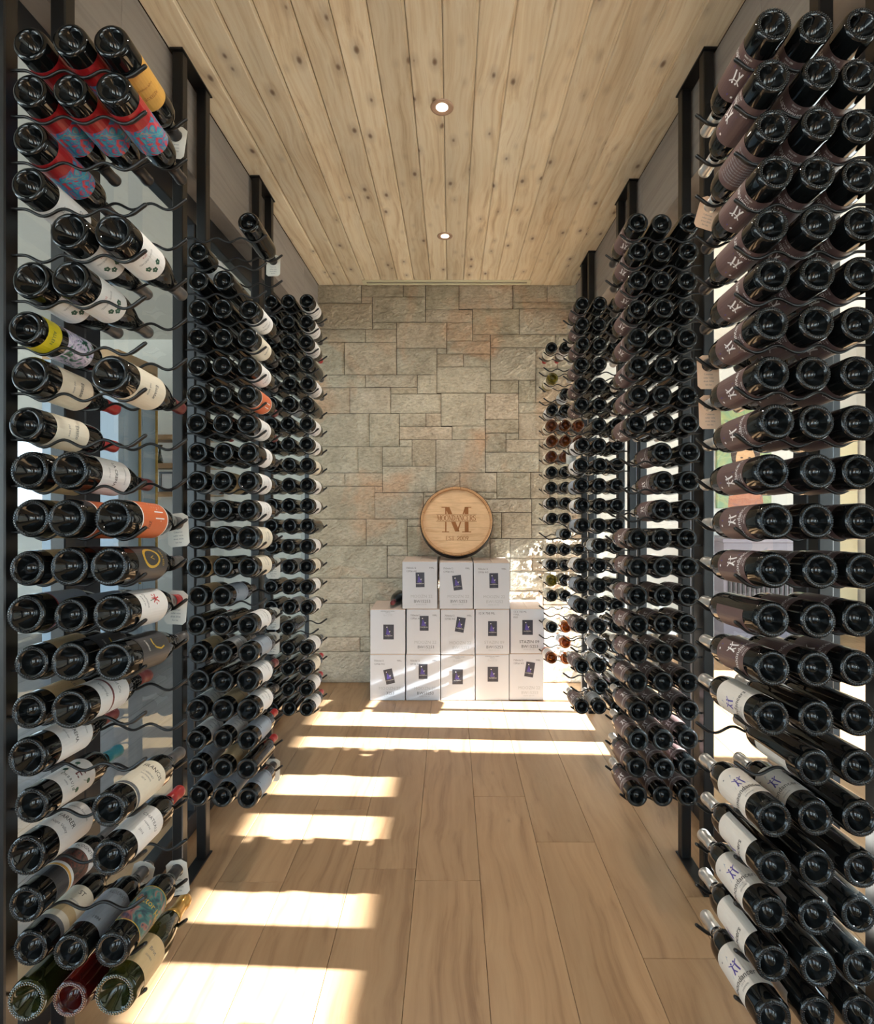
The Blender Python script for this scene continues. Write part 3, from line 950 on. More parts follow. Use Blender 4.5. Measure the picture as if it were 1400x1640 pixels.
def art_j(a):
    a.stroke([(0.012, 0.140), (0.016, 0.128), (0.010, 0.112), (-0.002, 0.106), (-0.014, 0.110)], 0.0035, 'ink_gold')
    a.text('CABERNET', 0.006, 0, 0.088, 'ink_white')
def art_e(a):
    a.text('E', 0.034, 0, 0.122, 'foil_wine')
    a.text('E M B R U J O', 0.009, 0, 0.094, 'ink_black')
    a.text('estate', 0.006, 0, 0.083, 'ink_grey')
    for u, v in ((-0.026, 0.14), (0.026, 0.138), (-0.03, 0.11), (0.03, 0.105)):
        a.ell(u, v, 0.006, 0.005, 'ink_green', 9)
        a.stroke([(u, v), (u * 0.7, v - 0.014)], 0.0012, 'ink_green')
def art_flower(a):
    for k in range(7):
        t = 2 * PI * k / 7
        a.stroke([(0, 0.12), (0.014 * math.cos(t), 0.12 + 0.012 * math.sin(t))], 0.003, 'ink_red')
    a.stroke([(0, 0.118), (0.003, 0.100)], 0.0016, 'ink_green')
    a.text('Domaine', 0.010, 0, 0.090, 'ink_grey')
    a.text('grand vin', 0.007, 0, 0.079, 'ink_grey')
def art_hz(a):
    a.stroke([(-0.006, 0.142), (-0.006, 0.110)], 0.003, 'ink_white')
    a.stroke([(0.010, 0.142), (0.010, 0.110)], 0.003, 'ink_white')
    a.stroke([(-0.014, 0.124), (0.016, 0.130)], 0.003, 'ink_white')
    a.text('ZIN', 0.012, 0.026, 0.092, 'ink_black')
    for k in range(5):
        a.stroke([(-0.034, 0.146 - k * 0.009), (-0.018, 0.146 - k * 0.009)], 0.0012, 'ink_white')
def art_gold_ring(a):
    n = 20
    for k in range(n):
        t0, t1 = 2 * PI * k / n, 2 * PI * (k + 1) / n
        a.stroke([(0.022 * math.cos(t0), 0.112 + 0.026 * math.sin(t0)), (0.022 * math.cos(t1), 0.112 + 0.026 * math.sin(t1))], 0.006, 'ink_gold')
    a.text('V', 0.018, 0.0, 0.112, 'ink_gold')
    a.text('NAPA RED', 0.009, 0, 0.150, 'ink_gold')
def art_hugo(a):
    a.text('Victor Hugo', 0.0210, 0, 0.118, 'ink_gold', lift=0.0003)
    for v in (0.0625, 0.1585):
        a.rect(-0.060, v, 0.060, v + 0.0016, 'ink_gold', n=16)
    a.rect(-0.060, 0.0625, -0.0585, 0.160, 'ink_gold')
    a.rect(0.0585, 0.0625, 0.060, 0.160, 'ink_gold')

LT = {  # label types: paper, artwork, v0, v1, half width, strips
    'moon_dark': ('paper_brown', art_moon_dark, 0.070, 0.168, 0.072, None),
    'moon_light': ('paper_cream_shade', art_moon_light, 0.066, 0.166, 0.072, None),
    'back_text': ('paper_bluegrey', lines(*[('crafted from old hillside vines', 0.0052, 0.150 - k * 0.0068, 'ink_grey') for k in range(11)]), 0.068, 0.160, 0.045, None),
    'back_brown': ('paper_brown', lines(*[('crafted from old hillside vines', 0.0052, 0.150 - k * 0.0068, 'ink_faint') for k in range(11)]), 0.068, 0.164, 0.060, None),
    'white': ('paper_white', lines(('CHATEAU', 0.012, 0.125, 'ink_grey'), ('reserve', 0.008, 0.108, 'ink_grey'), ('2015', 0.008, 0.085, 'ink_grey')), 0.066, 0.155, 0.078, None),
    'cream': ('paper_cream', lines(('Estate', 0.014, 0.122, 'ink_grey'), ('red wine', 0.008, 0.100, 'ink_grey')), 0.066, 0.156, 0.080, None),
    'tan': ('paper_tan', lines(('CELLAR', 0.010, 0.12, 'ink_grey')), 0.060, 0.150, 0.086, None),
    'gold': ('paper_gold', lines(('RESERVE', 0.010, 0.13, 'ink_burn'), ('single vineyard', 0.007, 0.11, 'ink_burn')), 0.075, 0.160, 0.080, None),
    'art': ('art_red_blue', None, 0.060, 0.165, 0.088, [(0.0, 0.36, 'foil_red')]),
    'vine': ('paper_white', art_vine, 0.066, 0.146, 0.090, None),
    'flower_art': ('art_flower', None, 0.098, 0.172, 0.088, None),
    'orange': ('paper_orange', art_hz, 0.066, 0.158, 0.075, [(0.0, 0.035, 'paper_white'), (0.965, 1.0, 'paper_white')]),
    'gold_ring': ('paper_black', art_gold_ring, 0.064, 0.168, 0.070, None),
    'flower_white': ('paper_white', art_flower, 0.066, 0.160, 0.080, None),
    'red_edge': ('paper_bluegrey', lines(('1998', 0.010, 0.12, 'ink_grey')), 0.066, 0.156, 0.080, [(0.0, 0.03, 'foil_red')]),
    'j': ('paper_black', art_j, 0.066, 0.160, 0.066, None),
    'stripe': ('paper_white', lines(('Grand Cru', 0.011, 0.125, 'ink_grey'), ('Vineyards', 0.010, 0.085, 'ink_grey')), 0.064, 0.156, 0.080, [(0.40, 0.46, 'foil_wine')]),
    'crema': ('paper_white', lines(('LA CREMA', 0.0125, 0.112, 'ink_black'), ('SONOMA COAST', 0.0055, 0.142, 'ink_grey'), ('pinot noir', 0.006, 0.092, 'ink_grey')), 0.070, 0.160, 0.090, None),
    'e': ('paper_white', art_e, 0.066, 0.160, 0.080, None),
    'francis': ('paper_cream', lines(('FRANCIS', 0.0150, 0.142, 'ink_black'), ('CABERNET', 0.0065, 0.122, 'ink_grey'), ('SAUVIGNON', 0.0055, 0.113, 'ink_grey'), ('2017', 0.0065, 0.102, 'ink_grey')), 0.064, 0.165, 0.080, [(0.02, 0.10, 'ink_grey')]),
    'rer': ('paper_white', lines(('FARRER', 0.0145, 0.105, 'ink_black'), ('Napa Valley', 0.010, 0.085, 'ink_grey'), ('Cabernet Sauvignon', 0.0075, 0.142, 'ink_grey')), 0.066, 0.160, 0.080, None),
    'scene': ('paper_white', lines(('ECOGNITION', 0.0105, 0.163, 'ink_black'), ('1994', 0.006, 0.10, 'ink_gold')), 0.064, 0.172, 0.078, [(0.0, 0.30, 'paper_black'), (0.31, 0.36, 'paper_gold'), (0.42, 0.82, 'art_dark')]),
    'st': ('paper_cream', lines(('ST', 0.0155, 0.142, 'ink_black'), ('reserve', 0.008, 0.12, 'ink_grey')), 0.064, 0.160, 0.080, [(0.0, 0.10, 'ink_grey'), (0.25, 0.45, 'paper_tan')]),
    'bluegrey': ('paper_bluegrey', lines(('1994', 0.010, 0.078, 'ink_black'), ('RESERVE', 0.012, 0.148, 'ink_grey')), 0.064, 0.160, 0.082, None),
    'hugo': ('art_hugo', art_hugo, 0.062, 0.160, 0.060, None),
    'champagne': ('paper_tan', lines(('Brut', 0.012, 0.105, 'ink_grey'), ('cuvee', 0.009, 0.09, 'ink_grey')), 0.062, 0.135, 0.080, None),
    'yellow_band': ('paper_yellow', lines(('ALLEN', 0.011, 0.060, 'ink_green')), 0.045, 0.080, 0.090, None),
    'white_small': ('paper_white', lines(('wine', 0.012, 0.13, 'ink_grey')), 0.105, 0.160, 0.055, None),
}
DESC = {'moon_dark': 'brown label', 'moon_light': 'cream dancer label', 'back_text': 'grey text label', 'back_brown': 'brown text label', 'white': 'white label', 'cream': 'cream label', 'tan': 'tan label', 'gold': 'gold label',
        'art': 'red-blue art label', 'vine': 'white vine label', 'flower_art': 'flower art label', 'orange': 'orange label', 'gold_ring': 'black and gold label', 'flower_white': 'red flower label',
        'red_edge': 'red-edged grey label', 'j': 'gold swirl label', 'stripe': 'striped white label', 'crema': 'white label', 'e': 'floral letter label', 'francis': 'cream label', 'rer': 'white label',
        'scene': 'dark picture label', 'st': 'cream label', 'bluegrey': 'blue-grey label', 'hugo': 'painted garden label', 'champagne': 'pale gold label', 'yellow_band': 'yellow band', 'white_small': 'small white label'}
FDESC = {'foil_silver': 'silver foil', 'foil_black': 'black foil', 'foil_grey': 'pewter foil', 'foil_red': 'red foil', 'foil_wine': 'burgundy foil', 'foil_teal': 'teal foil', 'foil_gold': 'gold foil'}
GDESC = {'glass_dark': 'dark wine bottle', 'glass_amber': 'amber wine bottle', 'glass_gold': 'golden wine bottle', 'glass_green': 'green wine bottle', 'glass_rose': 'dark red wine bottle'}
ORD = ['first', 'second', 'third', 'fourth', 'fifth', 'sixth', 'seventh', 'eighth', 'ninth', 'tenth', 'eleventh', 'twelfth', 'thirteenth', 'fourteenth', 'fifteenth', 'sixteenth', 'seventeenth', 'eighteenth', 'nineteenth', 'twentieth', 'twenty-first']
SLOT = {1: 'wall slot', 2: 'middle slot', 3: 'aisle slot'}
TILT = R(4.2)
PLACED = {}

def bottle(rack, row, slot, kind='bordeaux', glass='glass_dark', label=None, foil='foil_black', stipple=True, roll=None, over=0.060, extra=None):
    s, xp, dn, df, ph = RACKS[rack]
    me, r = bottle_mesh(kind, glass, stipple)
    x = xp + s * PITCH * slot + random.uniform(-0.003, 0.003)
    over += random.uniform(-0.008, 0.008)
    z = ZTOP - ROWH * row + 0.004 + (r - 0.0375)
    tilt = TILT + (r - 0.0375) * 4.0
    root = empty('wine_bottle', (x, dn - over, z), (-tilt, 0, random.uniform(-0.008, 0.008)))
    link('glass', me, root)
    if stipple:
        link('base_beads', bead_mesh(kind, glass), root)['kind'] = 'stuff'
    if foil:
        link('foil_capsule', capsule_mesh(kind, foil), root)
    if label:
        aim = math.atan2(EYE - z, 0 - x)
        a = aim + (roll if roll is not None else random.uniform(-0.25, 0.25))
        paper, art, v0, v1, w, strip = LT[label]
        lm, te = lab(label, r, paper, art, v0, v1, w, strip)
        lo = link('label', lm, root)
        lo.rotation_euler = (0, -a, 0)
        if te:
            link('lettering', te, lo)
        if extra:
            paper, art, v0, v1, w, strip = LT[extra]
            lm, te = lab(extra, r, paper, art, v0, v1, w, strip)
            l2 = link('label', lm, root)
            l2.rotation_euler = (0, -a, 0)
            if te:
                link('lettering', te, l2)
    bits = GDESC[glass]
    if label and (slot == 3 or rack in ('L1', 'R1')):
        bits += ' with ' + DESC[label]
    elif foil and rack in ('L1',):
        bits += ' with ' + FDESC[foil]
    text = '%s, %s row down, %s, %s' % (bits, ORD[row], SLOT[slot], ph)
    tag(root, text, 'wine bottle', 'wine bottles on the ' + ph)
    PLACED[(rack, row, slot)] = (root, r)
    return root

# --- nearest left rack, bottle by bottle
B, BU, SP = 'bordeaux', 'burgundy', 'sparkling'
L1 = [
 (0,1,B,'art','foil_black',-1.3),(0,2,B,'art','foil_black',-1.3),(0,3,B,'gold','foil_black',0.1),
 (1,1,B,'art','foil_black',0),(1,2,B,'art','foil_black',0),(1,3,B,'art','foil_black',0.1),
 (2,1,B,'art','foil_black',0.1),(3,1,B,'white','foil_black',0.1),
 (4,2,BU,'vine','foil_grey',0),(4,3,BU,'vine','foil_grey',0.1),(5,1,BU,'vine','foil_grey',0),(5,2,BU,'vine','foil_grey',0.1),
 (6,1,B,'flower_art','foil_black',0.1),(7,1,BU,'cream','foil_red',0.2),(7,3,BU,'cream','foil_wine',0.1),
 (8,1,B,'cream','foil_red',0.2),(9,1,BU,'tan','foil_wine',0),(9,2,BU,'crema','foil_wine',0.15),
 (10,1,BU,'tan','foil_black',0),(10,2,BU,'orange','foil_grey',0.3),(10,3,BU,'orange','foil_grey',0.25),
 (11,1,B,'tan','foil_black',0),(11,2,BU,'gold_ring','foil_grey',0.4),(11,3,BU,'gold_ring','foil_grey',0.2),
 (12,1,BU,'red_edge','foil_grey',0.3),(12,2,B,'bluegrey','foil_black',0.3),(12,3,BU,'flower_white','foil_red',0.2),
 (13,1,B,'tan','foil_black',0),(13,2,BU,'j','foil_grey',0.2),(13,3,BU,'j','foil_grey',0.1),
 (14,1,B,'tan','foil_wine',0.2),(14,2,BU,'stripe','foil_wine',0.2),(15,1,BU,'crema','foil_wine',0.1),
 (16,1,B,'e','foil_teal',0.0),(16,3,B,'francis','foil_grey',0.1),(17,1,BU,'rer','foil_black',0.2),(17,3,B,'white','foil_red',-0.2),
 (18,1,B,'scene','foil_grey',0.0),(19,1,B,'st','foil_black',0.1),(19,2,B,'bluegrey','foil_grey',0.2),(19,3,B,'hugo','foil_black',-0.45)]
for row, slot, kd, lb, fo, roll in L1:
    bottle('L1', row, slot, kd, 'glass_dark', lb, fo, stipple=(row > 8), roll=roll, over=0.046, extra='yellow_band' if row == 6 else None)
bottle('L1', 20, 1, BU, 'glass_green', None, 'foil_black', over=0.046)
bottle('L1', 20, 2, B, 'glass_rose', None, 'foil_red', over=0.046)
bottle('L1', 20, 3, SP, 'glass_green', 'champagne', 'foil_gold', roll=-0.3, over=0.046)

# --- nearest right rack: one estate's wine, brown labels above, cream labels low down
for row in range(ROWS):
    for slot in (1, 2, 3):
        if row == 15 and slot == 3:
            continue
        roll = random.uniform(-0.2, 0.2)
        lb = 'moon_dark'
        if row >= 14:
            lb = 'moon_light'
            if slot == 3:
                roll = {14: 0.7, 16: -0.15, 17: 1.5, 18: 0.25, 19: 1.5, 20: 0.4}[row]
            elif slot == 2 and row == 16:
                roll = 0.0
            else:
                roll = random.uniform(2.3, 2.9)
        if slot == 3 and row in (1,):
            roll = -0.9
        if slot == 3 and row == 2:
            lb, roll = 'back_brown', 0.0
        if slot == 3 and row == 12:
            roll = 1.9
        fo = 'foil_silver' if (row < 3 or row > 6) else 'foil_black'
        bottle('R1', row, slot, B, 'glass_dark', lb, fo, True, roll, over=0.064)

# --- second right rack
for row in range(ROWS):
    for slot in (1, 2, 3):
        if slot == 3 and row in (8, 9, 10):
            continue
        show = slot == 3 or (slot == 2 and row in (8, 9, 10)) or row >= 12
        bottle('R2', row, slot, B, 'glass_dark', 'moon_dark' if show else None, 'foil_silver' if row >= 4 else 'foil_black', True, random.uniform(-0.2, 0.3), over=0.055)

# --- second left rack
L2LAB = {2: 'white_small', 3: 'white', 4: 'cream', 5: 'white', 6: 'orange', 7: 'white', 8: 'white_small', 9: 'white', 10: 'white', 11: 'cream', 12: 'cream', 13: 'bluegrey', 14: 'white', 15: 'bluegrey', 16: 'white', 17: 'white', 18: 'bluegrey', 19: None, 20: 'bluegrey'}
for row in range(ROWS):
    for slot in (1, 2, 3):
        if (row == 0 and slot != 3) or (row == 1 and slot != 1) or (row == 2 and slot == 3) or (row == 13 and slot == 3):
            continue
        lb = L2LAB.get(row) if slot == 3 else (None if row < 9 else random.choice(['bluegrey', 'white', None, 'tan']))
        if row == 13 and slot == 2:
            lb = 'bluegrey'
        if row == 1:
            lb = 'white_small'
        fo = 'foil_red' if (slot == 3 and row in (18, 19)) else random.choice(['foil_black', 'foil_black', 'foil_grey', 'foil_wine'])
        bottle('L2', row, slot, B if row not in (11, 16, 17) else BU, 'glass_dark', lb, fo, row > 12, random.uniform(-0.1, 0.3), over=0.057)

# --- third left rack
for row in range(ROWS):
    for slot in (2, 3):
        if row == 16 and slot == 3:
            continue
        lb = (('white', 'white', 'white', 'cream', 'white')[row % 5] if row not in (3, 5, 11) else None) if slot == 3 else ('white' if row in (5, 13, 15) else None)
        fo = 'foil_red' if (slot == 3 and row in (2, 18, 19, 20)) else random.choice(['foil_black', 'foil_grey'])
        bottle('L3', row, slot, B, 'glass_dark', lb, fo, False, random.uniform(-0.1, 0.3), over=0.055)

# --- third right rack
for row in range(ROWS):
    for slot in (2, 3):
        if slot == 3 and row in (6, 12, 17, 19):
            continue
        lb = None
        if slot == 3:
            lb = 'moon_dark' if (row < 6 or row > 15) else random.choice(['white', 'white', 'bluegrey'])
        elif row >= 11:
            lb = random.choice(['bluegrey', 'white', 'moon_dark'])
        bottle('R3', row, slot, B, 'glass_dark', lb, 'foil_silver', False, random.uniform(-0.1, 0.3), over=0.055)

# --- fourth right rack beside the stone
R4 = {0: (3, 2), 2: (3,), 3: (2,), 4: (3, 2), 5: (3, 2, 1), 6: (3, 2, 1), 7: (3, 2), 8: (3, 2), 9: (3, 2), 10: (3, 2), 11: (3, 2), 12: (2,), 13: (3, 2), 14: (3, 2), 15: (3, 2), 16: (3, 2), 18: (3, 2), 19: (2,), 20: (3, 2)}
for row, slots in R4.items():
    for slot in slots:
        gl = 'glass_dark'
        if row in (5, 6, 7) or (row in (18, 19, 20) and slot != 3) or (row == 20):
            gl = 'glass_amber'
        if row == 15 and slot == 3 or row == 2:
            gl = 'glass_gold'
        bottle('R4', row, slot, B, gl, random.choice(['white', 'cream', 'white']), 'foil_red' if row == 0 else 'foil_black', False, random.uniform(-0.1, 0.3), over=0.055)

# --- bottles deep in the wall slots of the far racks, of which only slivers show
V, Fc = [], []
bv, bf = lathe(profile('bordeaux')[1], 24)
for rack, rows in (('L3', range(0, 21)), ('R3', range(0, 21)), ('R4', (8, 10, 13, 15))):
    s, xp, dn, df, ph = RACKS[rack]
    for row in rows:
        if rack == 'R3' and row in (3,):
            continue
        m = Matrix.Translation((xp + s * PITCH, dn - 0.055, ZTOP - ROWH * row + 0.004)) @ Matrix.Rotation(-TILT, 4, 'X')
        b0 = len(V)
        V += [m @ Vector(v) for v in bv]
        Fc += [tuple(b0 + i for i in f) for f in bf]
tag(link('wine_bottles', mesh_from('wine_bottles', V, Fc, 'glass_dark', smooth=True)), 'dark bottles mostly hidden against the glass in the far racks', 'wine bottles', kind='stuff')

# ------------------------------------------------------------------ card tags hung on bottle necks
def tag_mesh(w, h, mat):
    V, Fc, n = [], [], 20
    r = 0.0165
    out = [(-w / 2, 0.016), (-w / 2 + 0.014, 0.026), (w / 2 - 0.014, 0.026), (w / 2, 0.016), (w / 2, -h + 0.008), (w / 2 - 0.008, -h), (-w / 2 + 0.008, -h), (-w / 2, -h + 0.008)]
    bm = bmesh.new()
    def ringpts(pts, y):
        return [bm.verts.new((p[0], y, p[1])) for p in pts]
    # resample the outline by angle so it pairs with the hole
    def hit(a):
        dx, dz = math.cos(a), math.sin(a)
        best = None
        for (x0, z0), (x1, z1) in zip(out, out[1:] + out[:1]):
            den = dx * (z1 - z0) - dz * (x1 - x0)
            if abs(den) < 1e-9:
                continue
            t = (x0 * (z1 - z0) - z0 * (x1 - x0)) / den
            q = (x0 * dz - z0 * dx) / den
            if t > 0 and -1e-6 <= q <= 1 + 1e-6 and (best is None or t < best):
                best = t
        return (dx * best, dz * best)
    angs = sorted({2 * PI * k / n for k in range(n)} | {math.atan2(p[1], p[0]) % (2 * PI) for p in out})
    rings = []
    for y in (-0.0004, 0.0004):
        rings.append((ringpts([(r * math.cos(a), r * math.sin(a)) for a in angs], y), ringpts([hit(a) for a in angs], y)))
    m = len(angs)
    for k in range(m):
        k2 = (k + 1) % m
        (i0, o0), (i1, o1) = rings
        bm.faces.new((i0[k], i0[k2], o0[k2], o0[k]))
        bm.faces.new((i1[k], o1[k], o1[k2], i1[k2]))
        bm.faces.new((o0[k], o0[k2], o1[k2], o1[k]))
        bm.faces.new((i0[k2], i0[k], i1[k], i1[k2]))
    me = bpy.data.meshes.new('card')
    bm.to_mesh(me)
    bm.free()
    me.materials.append(M[mat])
    return me
TAGM = {m: tag_mesh(0.056, 0.062, m) for m in ('tag', 'tag_tan')}
fl = Flat()
for k, t in enumerate(('Cabernet', 'cellar note', 'drink 2026', 'bin list')):
    fl.text(t, 0.006, 0, -0.024 - k * 0.009, 'ink_grey')
TAGTEXT = fl.on_front('lettering', 0, -0.0007, 0)
def neck_tag(rack, row, slot, label, mat='tag', swing=0.0):
    root, r = PLACED[(rack, row, slot)]
    m = Matrix.Translation(root.location) @ root.rotation_euler.to_matrix().to_4x4()
    p = m @ Vector((0, 0.276, -0.001))
    o = empty('neck_tag', p, (-TILT, swing, 0))
    tag(o, label, 'neck tag', 'card tags hung on bottle necks')
    link('card', TAGM[mat], o)
    link('lettering', TAGTEXT, o)
for args in (('L1', 0, 3, 'white card tag on the gold-labelled bottle, top row, nearest left rack', 'tag', 0.1),
             ('L1', 10, 3, 'white card tag on orange-labelled aisle bottle, nearest left rack', 'tag', -0.1),
             ('L1', 12, 3, 'white card tag on red-foiled flower-label bottle, nearest left rack', 'tag', 0.05),
             ('L1', 19, 3, 'white card tag on the garden-label bottle low on nearest left rack', 'tag', -0.15),
             ('L1', 19, 2, 'white card tag on blue-grey-label bottle low on nearest left rack', 'tag', 0.2),
             ('R1', 2, 3, 'tan card tag on third bottle down, aisle side, nearest right rack', 'tag_tan', 0.3),
             ('R1', 6, 3, 'tan card tag on seventh bottle down, aisle side, nearest right rack', 'tag_tan', 0.0),
             ('R1', 7, 3, 'tan card tag on eighth bottle down, aisle side, nearest right rack', 'tag_tan', 0.0),
             ('L2', 0, 3, 'white card tag on the lone top bottle of the second left rack', 'tag', 0.0),
             ('L2', 12, 3, 'white card tag on thirteenth-row aisle bottle, second left rack', 'tag', 0.0),
             ('L2', 14, 3, 'white card tag on fifteenth-row aisle bottle, second left rack', 'tag', 0.0),
             ('L2', 15, 3, 'white card tag on sixteenth-row aisle bottle, second left rack', 'tag', 0.0),
             ('L2', 20, 3, 'white card tag on bottom-row aisle bottle, second left rack', 'tag', 0.0),
             ('R3', 7, 3, 'white card tag on eighth-row aisle bottle, third right rack', 'tag', 0.0)):
    neck_tag(*args)

# ------------------------------------------------------------------ wine cartons
BD, BDEPTH = 3.784, 0.318
PXM = BD / F
def carton(px0, px1, py0, py1, label, kind, srot=0.0, su=0.0, sv=0.0, stamp=('MOOZN 22', 'BW15253'), ink='ink_grey', yoff=0.0):
    x0, x1 = (px0 - VX) * PXM, (px1 - VX) * PXM
    z1, z0 = EYE - (py0 - VY) * PXM, EYE - (py1 - VY) * PXM
    z0 = max(0.001, z0)
    w, h = x1 - x0, z1 - z0
    r = empty('wine_carton', ((x0 + x1) / 2, BD + yoff, z0))
    tag(r, label, 'box', 'white cartons stacked against the stone wall')
    box('body', (-w / 2, 0, 0), (w / 2, BDEPTH, h - 0.004), 'carton', r, bevel=0.003, seg=2)
    box('flap', (-w / 2 + 0.002, 0.002, h - 0.004), (-0.0012, BDEPTH - 0.002, h - 0.0006), 'carton_top', r)
    box('flap', (0.0012, 0.002, h - 0.004), (w / 2 - 0.002, BDEPTH - 0.002, h - 0.0006), 'carton_top', r)
    f = Flat()
    if kind == 'A':      # printed with bottle count at the top left
        f.text('750mlx12', 0.0175, -w * 0.39, h * 0.86, 'ink_grey', 'LEFT')
        f.text('1293# AG', 0.0175, -w * 0.39, h * 0.79, 'ink_grey', 'LEFT')
        f.text('99RL', 0.0165, w * 0.27, h * 0.86, 'ink_grey', 'LEFT')
    elif kind == 'B':    # small centred address block
        f.text('MOONDANCERS WINERY', 0.0085, 0, h * 0.955, 'ink_grey')
        f.text('California', 0.009, 0, h * 0.925, 'ink_grey')
        f.text('1.5L    12 BOTTLES', 0.0085, 0, h * 0.885, 'ink_faint')
        f.text('750 ML  ALC 14%', 0.0085, 0, h * 0.86, 'ink_faint')
    elif kind == 'C':
        f.text('12 X 750 ML', 0.022, -w * 0.42, h * 0.91, 'ink_black', 'LEFT')
    elif kind == 'D':
        f.text('12 X 750 ML', 0.0175, -w * 0.42, h * 0.93, 'ink_grey', 'LEFT')
        f.text('9 MLL', 0.0165, -w * 0.42, h * 0.87, 'ink_grey', 'LEFT')
        f.text('8225', 0.0165, -w * 0.42, h * 0.81, 'ink_grey', 'LEFT')
    link('printing', f.on_front('printing', 0, -0.0006, 0), r)
    f = Flat()
    if stamp:
        f.text(stamp[0], 0.030, su * 0.3 + 0.012, h * 0.26, 'ink_faint' if ink == 'ink_grey' else ink)
        f.text(stamp[1], 0.029, su * 0.3 + 0.016, h * 0.155, ink)
        f.text('BLEND ZIN 750', 0.011, su * 0.3 + 0.01, h * 0.09, 'ink_faint')
    if stamp:
        link('stamp', f.on_front('stamp', 0, -0.0006, 0), r)
    # dark estate sticker: dancers under a moonbeam
    g_ = Flat()
    sw, sh = (0.062, 0.104) if kind in ('A', 'C') else (0.074, 0.104)
    g_.rect(-sw / 2, -sh / 2, sw / 2, sh / 2, 'sticker')
    g_.poly([(-0.010, 0.030), (0.014, -0.018), (-0.020, -0.018)], 'ink_purple', lift=0.0002)
    g_.ell(-0.012, 0.034, 0.004, 0.0035, 'ink_white', 9, lift=0.0004)
    dancer(g_, 0.0, -0.006, 0.013, 'ink_white')
    g_.text('moondancers', 0.0098, 0, -0.026, 'ink_white', lift=0.0004)
    g_.text('WINERY', 0.005, 0, -0.036, 'ink_grey', lift=0.0004)
    g_.text('california', 0.0055, 0, -0.043, 'ink_grey', lift=0.0004)
    c, n = math.cos(srot), math.sin(srot)
    k = [0]
    def fn(u, v, l):
        k[0] += 1
        return (su + u * c - v * n, -0.0010 - l - 0.00002 * (k[0] > 7), h * 0.52 + sv + u * n + v * c)
    link('sticker', g_.mesh('sticker', fn), r)
    return r
carton(592.8, 648.4, 1048, 1122, 'white carton at floor level, leftmost, sticker tilted left', 'A', R(13), 0.012, 0.0, ('MOOZN 22', '3253'))
carton(650.4, 705.0, 1048, 1122, 'white carton at floor level, second from left, upright sticker', 'A', 0.0, 0.0, 0.035)
carton(706.2, 760.6, 1049, 1122, 'white carton at floor level, middle one, with no stamp', 'B', 0.0, -0.002, 0.0, None)
carton(761.8, 815.3, 1048, 1122, 'white carton at floor level, fourth from left, sunlit stripes', 'B', 0.0, 0.004, 0.016, None)
carton(816.2, 870.6, 1047, 1121, 'white carton at floor level, rightmost, sticker tilted right', 'A', R(-9), 0.022, 0.045, ('MOOZN 22', 'BW15253'), 'ink_faint')
carton(593.2, 649.0, 976, 1047.6, 'white carton in the middle tier, leftmost, dark bottle lying on top', 'B', 0.0, 0.006, -0.008, None)
carton(651.4, 704.8, 975.5, 1047.6, 'white carton in the middle tier, second from left, upright sticker', 'A', 0.0, 0.006, 0.052)
carton(706.2, 760.2, 976, 1048.6, 'white carton in the middle tier, centre, sticker tilted right', 'A', R(-9), 0.018, 0.045, ('MOOZN 22', 'BW15253'), 'ink_faint')
carton(761.8, 816.0, 976, 1047.6, 'white carton in the middle tier, fourth from left, bold bottle count', 'C', 0.0, 0.0, 0.016, ('STAZIN 09', 'BW15253'))
carton(818.0, 872.0, 975, 1046.6, 'white carton in the middle tier, rightmost, three printed lines', 'D', 0.0, 0.0, 0.020, ('STAZIN 09', 'BW15253'), 'ink_black')
carton(644.5, 700.3, 899, 975.0, 'white carton in the top tier, leftmost of three', 'A', R(1), 0.002, 0.030, ('MOOZN 22', 'BW15253'))
carton(704.0, 757.4, 900, 975.0, 'white carton in the top tier, middle, sticker tilted left', 'A', R(7), 0.008, 0.012, ('MOOZN 22', 'BW15253'))
carton(759.0, 816.5, 901, 975.4, 'white carton in the top tier, rightmost of three', 'A', R(1), 0.014, 0.030, ('MOOZN 22', 'BW15253'), 'ink_faint')

# bottle lying on the left of the middle tier, mouth towards the viewer
zt = EYE - (976 - VY) * PXM
b = empty('wine_bottle', (-0.388, 4.095, zt + 0.0425), (0, 0, R(180 - 4)))
tag(b, 'dark bottle lying on a carton, mouth towards the viewer', 'wine bottle')
link('glass', bottle_mesh(BU, 'glass_dark', False)[0], b)
link('foil_capsule', capsule_mesh(BU, 'foil_wine'), b)

# ------------------------------------------------------------------ barrel head leaning on the wall
RB = 0.262
tl = R(19)
zt3 = EYE - (899 - VY) * PXM
nrm = Vector((0, -math.cos(tl), math.sin(tl)))
br = empty('barrel_head', (0.042, 3.938, zt3 + 0.2665 * math.cos(tl) + 0.075 * math.sin(tl) + 0.004), (-tl, 0, 0))
tag(br, 'round oak barrel head with burnt lettering, leaning on the cartons', 'barrel head')
